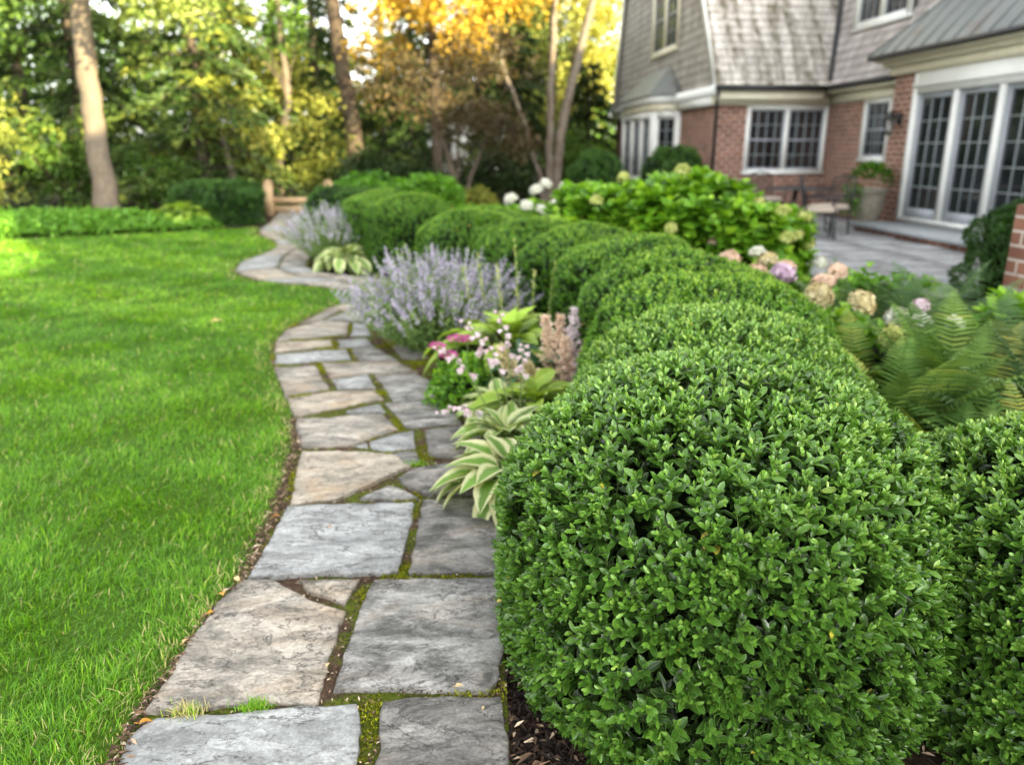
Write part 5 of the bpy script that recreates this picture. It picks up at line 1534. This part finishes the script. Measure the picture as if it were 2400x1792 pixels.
c0 = patio_chair(); c0.location = (6.55, 12.85, .02); c0.rotation_euler = (0, 0, -1.15)
tag(c0, 'black metal patio chair with beige cushion, right one beside the urn', 'chair', 'patio chairs by the brick wall')
c1 = copy_tree(c0); c1.location = (6.12, 12.3, .02); c1.rotation_euler = (0, 0, 1.2)
c1['label'] = 'black metal patio chair with beige cushion, left one half behind the hydrangea'
c2 = copy_tree(c0); c2.location = (6.35, 15.0, .02); c2.rotation_euler = (0, 0, .1)
c2['label'] = 'black metal patio chair on the far side of the table against the brick wall'
tb = tag(empty('patio_table', (6.5, 13.9, .02)), 'dark round metal patio table between the chairs', 'table')
g = Geo(); g.lathe([(.001, .70), (.58, .70), (.60, .712), (.60, .728), (.58, .735), (.001, .735)], sides=32); obj('tabletop', g, MT['black'], tb)
for k in range(4):
    a = k * PI / 2 + .6
    g = Geo(); g.tube([(.10 * math.cos(a), .10 * math.sin(a), .70), (.16 * math.cos(a), .16 * math.sin(a), .35), (.42 * math.cos(a), .42 * math.sin(a), 0)], .02, 6); obj('leg', g, MT['black'], tb, True)

ur = tag(empty('stone_urn', (8.02, 14.25, .02)), 'fluted stone urn planted with trailing greenery at the corner by the doors', 'planter')
sd = 48
prof = [(.14, 0), (.19, .01), (.20, .05), (.17, .07), (.20, .10), (.25, .30), (.28, .50), (.29, .60), (.33, .64), (.34, .67), (.32, .70), (.27, .70), (.25, .64), (.001, .62)]
g = Geo(); g.lathe(prof, sides=sd)
V = g.V[0]; a = np.arctan2(V[:, 1], V[:, 0]); fl = (V[:, 2] > .09) & (V[:, 2] < .58)
V[fl, :2] *= (1 + .045 * np.cos(a[fl] * 16))[:, None]
obj('pot', g, MT['urn'], ur, True)
g = Geo(); n = 700
d = rdir(n, -.2)
q = d * np.array([.33, .33, .30]) + [0, 0, .80]
tr = rng.random(n) < .3
q[tr] = np.c_[-.30 - .25 * rng.random(tr.sum()), rng.normal(-.15, .16, tr.sum()), .74 - .55 * rng.random(tr.sum())]
g.leaves(OVAL_LO, q, nrm(d + [0, 0, .3]), nrm(d + [0, 0, .8]), rng.uniform(.07, .15, n), rng.uniform(.03, .06, n), np.clip(.42 + rng.normal(0, .2, n), 0, 1))
obj('foliage', g, MT['gc'], ur)

# pale neighbouring house glimpsed through the trees
nb = tag(empty('distant_house', (1.3, 37, 0)), 'pale house glimpsed between the trunks beyond the garden', 'house')
g = Geo(); g.box((-1.9, 0, 0), (1.6, 5, 2.7)); obj('wall', g, MT['white'], nb)
g = Geo(); g.extrude([(-2.2, -.3, 2.71), (2., -.3, 2.71), (-.15, -.3, 4.2)], (0, 5.6, 0)); obj('roof', g, MT['shingle'], nb)
for x in (-1.2, .6):
    g = Geo(); g.box((x - .35, -.03, 1.1), (x + .35, -.001, 2.2)); obj('window', g, MT['glass'], nb)

# ------------------------------------------------------------------ trees
def cloud(g, C, rad, m, L, W, tone, r, flat=.7, droop=.0, mat=0, tpl=QUAD):
    """Leaf clumps: m leaves round every centre; clumps differ in tone so light and dark masses show."""
    C = np.asarray(C, float); n = len(C)
    off = r.normal(size=(n, m, 3)) * [1, 1, flat]
    off = off / np.maximum(np.linalg.norm(off, axis=2, keepdims=True), .4) * (r.random((n, m, 1)) ** .45)
    R = np.broadcast_to(rad, (n,))[:, None, None]
    P = C[:, None] + off * R
    P[..., 2] -= droop * (off[..., 0] ** 2 + off[..., 1] ** 2) * R[..., 0]
    ct = np.broadcast_to(tone, (n,))[:, None] + r.normal(0, .10, (n, 1))
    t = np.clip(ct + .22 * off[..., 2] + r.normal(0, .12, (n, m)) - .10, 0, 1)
    P = P.reshape(-1, 3); k = len(P)
    ax = nrm(off.reshape(-1, 3) * .6 + r.normal(size=(k, 3)) * .6 - [0, 0, .25])
    no = nrm(r.normal(size=(k, 3)) * .85 + [.25, -.3, .45])
    g.leaves(tpl, P, ax, no, L * r.uniform(.6, 1.35, k), W * r.uniform(.7, 1.3, k), t.ravel(), mat)


def ell(n, c, rx, ry, rz, r, shell=.45):
    d = nrm(r.normal(size=(n, 3)))
    return np.asarray(c) + d * [rx, ry, rz] * (shell + (1 - shell) * r.random((n, 1))) ** 1


def trunk_geo(g, pts, radii, r, flare=True, sides=14):
    p = np.asarray(pts, float)
    t = np.linspace(0, 1, 26); s = np.linspace(0, 1, len(p))
    q = np.stack([np.interp(t, s, p[:, i]) for i in range(3)], 1)
    for _ in range(3):
        q[1:-1] = (q[:-2] + 2 * q[1:-1] + q[2:]) / 4
    rad = np.interp(t, s, radii)
    if flare:
        rad = rad * (1 + .30 * np.exp(-q[:, 2] / .35))
    q[1:-1] += r.normal(0, .012, (24, 3)) * [1, 1, 0]
    g.tube(q, rad, sides)
    return q


def limbs(g, base_pts, targets, r0, r):
    for b, c in zip(base_pts, targets):
        b, c = np.asarray(b, float), np.asarray(c, float)
        t = np.linspace(0, 1, 7)[:, None]
        p = b + (c - b) * t + np.array([0, 0, .12 * np.linalg.norm(c - b)]) * np.sin(t * PI) + r.normal(0, .05, (7, 3)) * np.sin(t * PI)
        g.tube(p, np.linspace(r0, r0 * .25, 7), 6, .5, 0, False)


def tree(name, loc, trunk, radii, crowns, label, barkm, cat='tree', group='trees beyond the lawn', seed=1, nl=14, stems=()):
    """trunk: list of points; crowns: (centre, (rx,ry,rz), clumps, clump radius, leaves per clump, leaf length, material, tone)"""
    r = np.random.default_rng(seed)
    root = tag(empty(name, loc), label, cat, group)
    g = Geo()
    q = trunk_geo(g, trunk, radii, r)
    for (pts, rr_) in stems:
        trunk_geo(g, pts, rr_, r, True, 10)
    mats = []
    gc = Geo()
    cents = []
    for (c, rad, n, cr, m, L, mat, tn) in crowns:
        C = ell(n, c, *rad, r)
        C = C[C[:, 2] > .25]
        if mat not in mats: mats.append(mat)
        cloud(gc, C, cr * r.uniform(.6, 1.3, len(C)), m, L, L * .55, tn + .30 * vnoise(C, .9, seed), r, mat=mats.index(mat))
        cents.append(C)
    obj('trunk', g, MT[barkm], root, True)
    if cents:
        A = np.vstack(cents)
        if (A[:, 2] > 6.2).sum() > 8: A = A[A[:, 2] > 6.2]
        sel = A[r.choice(len(A), min(nl, len(A)), False)]
        gl = Geo()
        bi = [q[min(25, max(9, int(25 * min(max((s[2] - .4) / max(trunk[-1][2], 1), .35), 1))))] for s in sel]
        limbs(gl, bi, sel, max(.012, min(.035, radii[-1] * .3)), r)
        obj('branch', gl, MT[barkm], root, True)['kind'] = 'stuff'
        obj('crown', gc, [MT[m] for m in mats], root)
    return root


def hemlock(loc, H, Lmax, nb, label, mat, seed, tone=.5, z0=.4):
    r = np.random.default_rng(seed)
    root = tag(empty('evergreen_tree', loc), label, 'tree', 'trees beyond the lawn')
    g = Geo(); trunk_geo(g, [(0, 0, 0), (.05, 0, H * .5), (0, 0, H)], [.16, .11, .02], r, True, 8)
    obj('trunk', g, MT['bark_dark'], root, True)
    gc, gb = Geo(), Geo()
    for i in range(nb):
        f = (i + r.random()) / nb
        z = z0 + (H - z0) * f ** 1.15
        a = i * 2.39996 + r.normal(0, .3)
        L = (Lmax * (1 - f) ** .8 + .3) * r.uniform(.75, 1.15)
        out = np.array([math.cos(a), math.sin(a), 0]); sd = np.array([-out[1], out[0], 0])
        t = np.linspace(0, 1, 6)[:, None]
        p = np.array([0, 0, z]) + out * L * t + np.array([0, 0, 1]) * (.12 * L * t - .42 * L * t ** 2)
        gb.tube(p, np.linspace(.022, .006, 6), 4, .5, 0, False)
        m = int(150 * L / 2) + 30
        s = r.random(m) ** .75
        lat = r.uniform(-1, 1, m) * .34 * L * np.sin(PI * np.clip(s * .85 + .1, 0, 1))
        q = np.array([0, 0, z]) + out * L * s[:, None] + sd * lat[:, None] + np.array([0, 0, 1]) * (.12 * L * s - .42 * L * s ** 2 - .22 * np.abs(lat))[:, None]
        q += r.normal(0, .04, (m, 3))
        ax = nrm(out * .8 + sd * (np.sign(lat) * .7)[:, None] - [0, 0, .35] + r.normal(0, .3, (m, 3)))
        bt = np.clip(tone + r.normal(0, .12), 0, 1)
        gc.leaves(QUAD, q, ax, nrm(np.array([.15, -.2, .7]) + r.normal(0, .55, (m, 3))), r.uniform(.14, .30, m), r.uniform(.06, .12, m), np.clip(bt + .38 * (s - .55) + r.normal(0, .10, m), 0, 1))
    obj('branch', gb, MT['bark_dark'], root)['kind'] = 'stuff'
    obj('crown', gc, MT[mat], root)
    return root


# the big smooth trunk on the left, its sunny boughs hanging into the picture
tree('broadleaf_tree', (-7.68, 18.82, -.03), [(0, 0, 0), (-.03, 0, 2.), (.02, .05, 5), (.1, .1, 9)], [.26, .225, .20, .15],
     [((2.2, -1.3, 4.75), (1.5, 1.2, 1.0), 34, .5, 42, .17, 'lf_pale', .60), ((1.0, -1.2, 6.0), (2.8, 2.0, 1.2), 46, .55, 36, .17, 'lf_pale', .5),
      ((-3.0, .6, 5.0), (2.2, 1.6, 1.5), 40, .55, 36, .17, 'lf_green', .55), ((0, 0, 9.5), (4., 4., 2.6), 70, .8, 30, .22, 'lf_green', .5)],
     'tall tree with a smooth pale trunk rising from the ground cover on the left', 'bark_big', seed=101, nl=12)
# grey leaning trunk and its warm foliage
tree('broadleaf_tree', (-2.52, 24.2, -.03), [(0, 0, 0), (-.10, 0, 2.2), (-.32, 0, 4.3), (-.75, 0, 8.5)], [.30, .25, .22, .15],
     [((-1.9, -.5, 3.3), (1.3, 1., .9), 26, .45, 36, .19, 'lf_yell', .45), ((-.5, 0, 8.6), (3., 3., 1.6), 40, .7, 30, .22, 'lf_yell', .4)],
     'tree with a dark grey slightly leaning trunk left of the orange maple', 'bark_brown', seed=102, nl=12)
tree('broadleaf_tree', (-4.55, 22.6, -.03), [(0, 0, 0), (.10, 0, 1.4), (.5, 0, 2.9), (.35, 0, 4.2), (.5, 0, 8)], [.12, .10, .09, .07, .05],
     [((-.2, 0, 4.6), (1.3, 1.2, .9), 22, .45, 34, .18, 'lf_green', .55), ((1.2, 0, 2.1), (.9, .8, .8), 14, .38, 34, .17, 'lf_yell', .45)],
     'slender crooked tree with a sunlit lower stem in the middle of the wood', 'bark_big', seed=103, nl=10)
tree('broadleaf_tree', (-5.3, 20.9, -.03), [(0, 0, 0), (-.05, 0, .8), (-.12, 0, 1.5), (-.35, 0, 2.2)], [.10, .085, .07, .04],
     [((-.2, 0, 2.4), (.9, .8, .5), 14, .36, 36, .15, 'lf_yell', .5), ((.9, .2, 1.7), (.8, .8, .6), 14, .34, 36, .15, 'lf_under', .5)],
     'short forked sunlit stem standing behind the dark boxwood', 'bark_big', seed=104, nl=8)
# birch clump by the house
tree('birch_tree', (2.95, 20.9, -.03), [(0, 0, 0), (.12, 0, 1.6), (.5, 0, 3.4), (1.0, .1, 5.2), (1.6, .2, 8)], [.15, .13, .11, .09, .06],
     [((1.2, 0, 7.6), (2.4, 2., 1.5), 30, .6, 34, .16, 'lf_yell', .55)],
     'pale-barked birch with three leaning stems beside the house', 'bark_birch', seed=105, nl=14,
     stems=[([(-.12, .05, 0), (-.12, 0, 1.6), (-.10, 0, 3.6), (.05, 0, 7)], [.12, .10, .085, .05]), ([(-.22, 0, 0), (-.42, 0, .9), (-.75, 0, 2.0), (-1.4, 0, 3.6), (-2.0, 0, 5.4)], [.095, .075, .06, .045, .03])])
# bronze and orange maples
tree('bronze_maple', (.35, 18.6, -.03), [(0, 0, 0), (-.05, 0, .7), (-.25, 0, 1.5), (-.5, 0, 2.3)], [.10, .085, .06, .03],
     [((.35, -.1, 2.15), (1.25, 1.0, .55), 40, .38, 54, .10, 'lf_bronze', .55), ((-1.2, .1, 2.9), (1.0, .9, .7), 26, .40, 46, .10, 'lf_bronze', .35), ((1.3, .1, 1.65), (.7, .7, .5), 18, .34, 46, .10, 'lf_bronze', .62), ((.6, .2, 3.4), (1.5, 1., .6), 30, .42, 44, .11, 'lf_bronze', .4)],
     'low spreading bronze-leaved maple with thin dark stems', 'bark_dark', seed=106, nl=26, stems=[([(.15, .1, 0), (.3, .1, .8), (.75, .1, 1.8)], [.075, .055, .025]), ([(-.1, .1, 0), (.0, .1, .9), (.1, .1, 2.0)], [.06, .05, .02])])
tree('orange_maple', (-.15, 22.2, -.03), [(0, 0, 0), (.05, 0, 2.2), (-.05, 0, 4.4), (0, 0, 7)], [.17, .14, .11, .07],
     [((.1, -1.6, 4.9), (1.9, 1.0, .7), 46, .42, 46, .15, 'lf_orange', .58), ((-1.3, -1.2, 3.9), (.9, .8, .6), 16, .38, 40, .14, 'lf_orange', .40), ((1.9, -1.4, 5.2), (1.4, .8, .5), 26, .42, 44, .15, 'lf_orange', .72), ((.2, 0, 6.5), (2.8, 2.4, 1.3), 50, .6, 36, .17, 'lf_orange', .5), ((.9, .6, 4.1), (2., 1., .9), 26, .45, 40, .14, 'lf_bronze', .45), ((.8, -1.7, 3.9), (.8, .6, .5), 14, .36, 44, .14, 'lf_orange', .66)],
     'orange-leaved maple whose crown hangs across the top of the picture', 'bark_dark', seed=107, nl=30)
# sunny yellow tree beyond the house
tree('broadleaf_tree', (5.9, 36.5, -.03), [(0, 0, 0), (.1, 0, 3), (0, 0, 9)], [.25, .2, .1],
     [((-.8, 0, 6.6), (3.8, 2.2, 4.6), 260, .75, 56, .24, 'lf_yell', .72)], 'bright yellow-green sunlit tree directly left of the house gable', 'bark_dark', seed=108)
tree('broadleaf_tree', (3.9, 29, -.03), [(0, 0, 0), (.1, 0, 3), (0, 0, 8)], [.2, .16, .08],
     [((.2, 0, 2.2), (1.5, 1.2, 1.7), 36, .5, 40, .18, 'lf_under', .42), ((-.6, 0, 5.4), (1.9, 1.5, 1.6), 36, .6, 36, .2, 'lf_yell', .5)], 'lower yellow-green tree between the birch and the house', 'bark_brown', seed=109)
# evergreens behind
hemlock((-6.15, 21.3, -.03), 9.5, 2.7, 64, 'evergreen with layered yellow-lit boughs right of the big trunk', 'lf_dark', 121, .62, .5)
hemlock((-9.6, 22.6, -.03), 10, 3.0, 64, 'dark evergreen behind the big trunk at the left', 'lf_dark', 122, .5, .8)
hemlock((-3.9, 26.0, -.03), 9, 2.6, 56, 'dark evergreen left of the grey leaning trunk', 'lf_dark', 123, .45, .6)
hemlock((-.9, 26.2, -.03), 8.0, 2.3, 52, 'dark evergreen behind the orange maple', 'lf_dark', 124, .42, .3)
hemlock((2.1, 24.6, -.03), 5.6, 1.9, 50, 'dark evergreen behind the birch stems', 'lf_dark', 125, .42, .3)
hemlock((-12.8, 21.5, -.03), 9, 2.8, 60, 'shaded evergreen at the far left edge', 'lf_dark', 126, .5, 1.2)
hemlock((5.0, 27.5, -.03), 4.2, 1.5, 40, 'small dark evergreen at the foot of the yellow tree', 'lf_dark', 127, .4, .2)
# paler trees that fill the middle distance
bigc = [((0, 0, 5.2), (2.7, 2.2, 2.8), 66, .62, 40, .20)]
for i, (x, y, mat, tn, lab, zc) in enumerate([(-5.6, 28.5, 'lf_yell', .46, 'sunlit yellow-green tree above the crooked stem', 5.4), (-8.6, 29.5, 'lf_pale', .45, 'pale green tree behind the evergreen right of the big trunk', 5.8), (-13.2, 27, 'lf_green', .5, 'mid green tree behind the far left understory', 5.6),
                                              (-2.2, 31.5, 'lf_yell', .5, 'yellow-green tree behind the grey leaning trunk', 4.2), (1.4, 30.5, 'lf_green', .45, 'mid green tree behind the bronze maple', 4.4), (3.2, 33.5, 'lf_pale', .5, 'pale tree behind the birch stems', 4.6), (-17.5, 26, 'lf_yell', .4, 'yellowish tree at the left rim of the wood', 5.)]):
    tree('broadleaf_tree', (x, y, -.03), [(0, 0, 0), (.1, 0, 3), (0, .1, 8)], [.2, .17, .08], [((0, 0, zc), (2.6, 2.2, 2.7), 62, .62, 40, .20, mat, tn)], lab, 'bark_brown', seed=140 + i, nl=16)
# understory
for i, (x, y, R, H, mat, tn, lab) in enumerate([(-10.4, 18.9, 1.15, 2.7, 'lf_under', .52, 'golden-green understory shrub left of the big trunk'), (-12.4, 19.6, 1.3, 3.2, 'lf_under', .45, 'golden understory shrub at the left picture edge'), (-9.2, 20.4, 1.0, 2.1, 'lf_green', .42, 'green understory shrub just behind the big trunk'),
                                               (-7.0, 20.2, .9, 1.35, 'lf_green', .4, 'low green shrub behind the ground cover right of the big trunk'), (-5.9, 23.5, 1.2, 2.2, 'lf_under', .45, 'yellow-green understory shrub behind the evergreen boughs'), (-3.4, 22.4, .9, 1.5, 'lf_under', .4, 'olive understory shrub left of the grey leaning trunk'),
                                               (-1.9, 21.2, .9, 1.5, 'lf_dark', .5, 'dark shrub at the foot of the grey leaning trunk'), (1.6, 21.0, .95, 1.6, 'lf_dark', .5, 'dark shrub left of the birch stems'), (4.0, 22.6, 1.1, 2.0, 'lf_green', .42, 'green shrub between the birch and the house wall'),
                                               (-11.2, 17.9, .8, 1.2, 'lf_under', .55, 'small sunny shrub at the left end of the ground cover'), (-.7, 20.6, .8, 1.25, 'lf_dark', .5, 'dark low shrub behind the bronze maple')]):
    r = np.random.default_rng(200 + i)
    root = tag(empty('understory_shrub', (x, y, -.03)), lab, 'shrub', 'understory shrubs of the wood')
    g = Geo(); C = ell(44, (0, 0, H * .55), R, R, H * .45, r, .3); C = C[C[:, 2] > .12]
    cloud(g, C, .36 * R ** .4, 48, .13, .075, tn + .2 * vnoise(C, 1.4, i), r)
    obj('crown', g, MT[mat], root)
    g = Geo()
    for k in range(5):
        c = C[k]; g.tube([(c[0] * .1, c[1] * .1, 0), (c[0] * .5, c[1] * .5, c[2] * .6), c], [.03, .02, .008], 5)
    obj('stem', g, MT['bark_brown'], root, True)['kind'] = 'stuff'
# far wood closing the view, lower where sky shows
n = 5200
X = rng.uniform(-42, 30, n); Yv = rng.uniform(39, 50, n)
pxr = X / Yv
top = 7.4 + 1.6 * vnoise(np.c_[X, X * 0, X * 0], .35) - 3.0 * np.exp(-((pxr + .105) / .022) ** 2) - 3.6 * np.exp(-((pxr + .235) / .018) ** 2) - 2.6 * np.exp(-((pxr - .0) / .02) ** 2)
Z = rng.random(n) * top
g = Geo()
tn = .22 + .25 * vnoise(np.c_[X, Yv, Z], .45) + .30 * (Z / 8)  # leaves paler with height, sunlit treetops put into the tone
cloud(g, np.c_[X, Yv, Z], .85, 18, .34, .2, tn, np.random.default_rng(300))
tag(obj('distant_wood', g, MT['lf_green']), 'hazy mass of distant woodland closing the view', 'wood', kind='stuff')
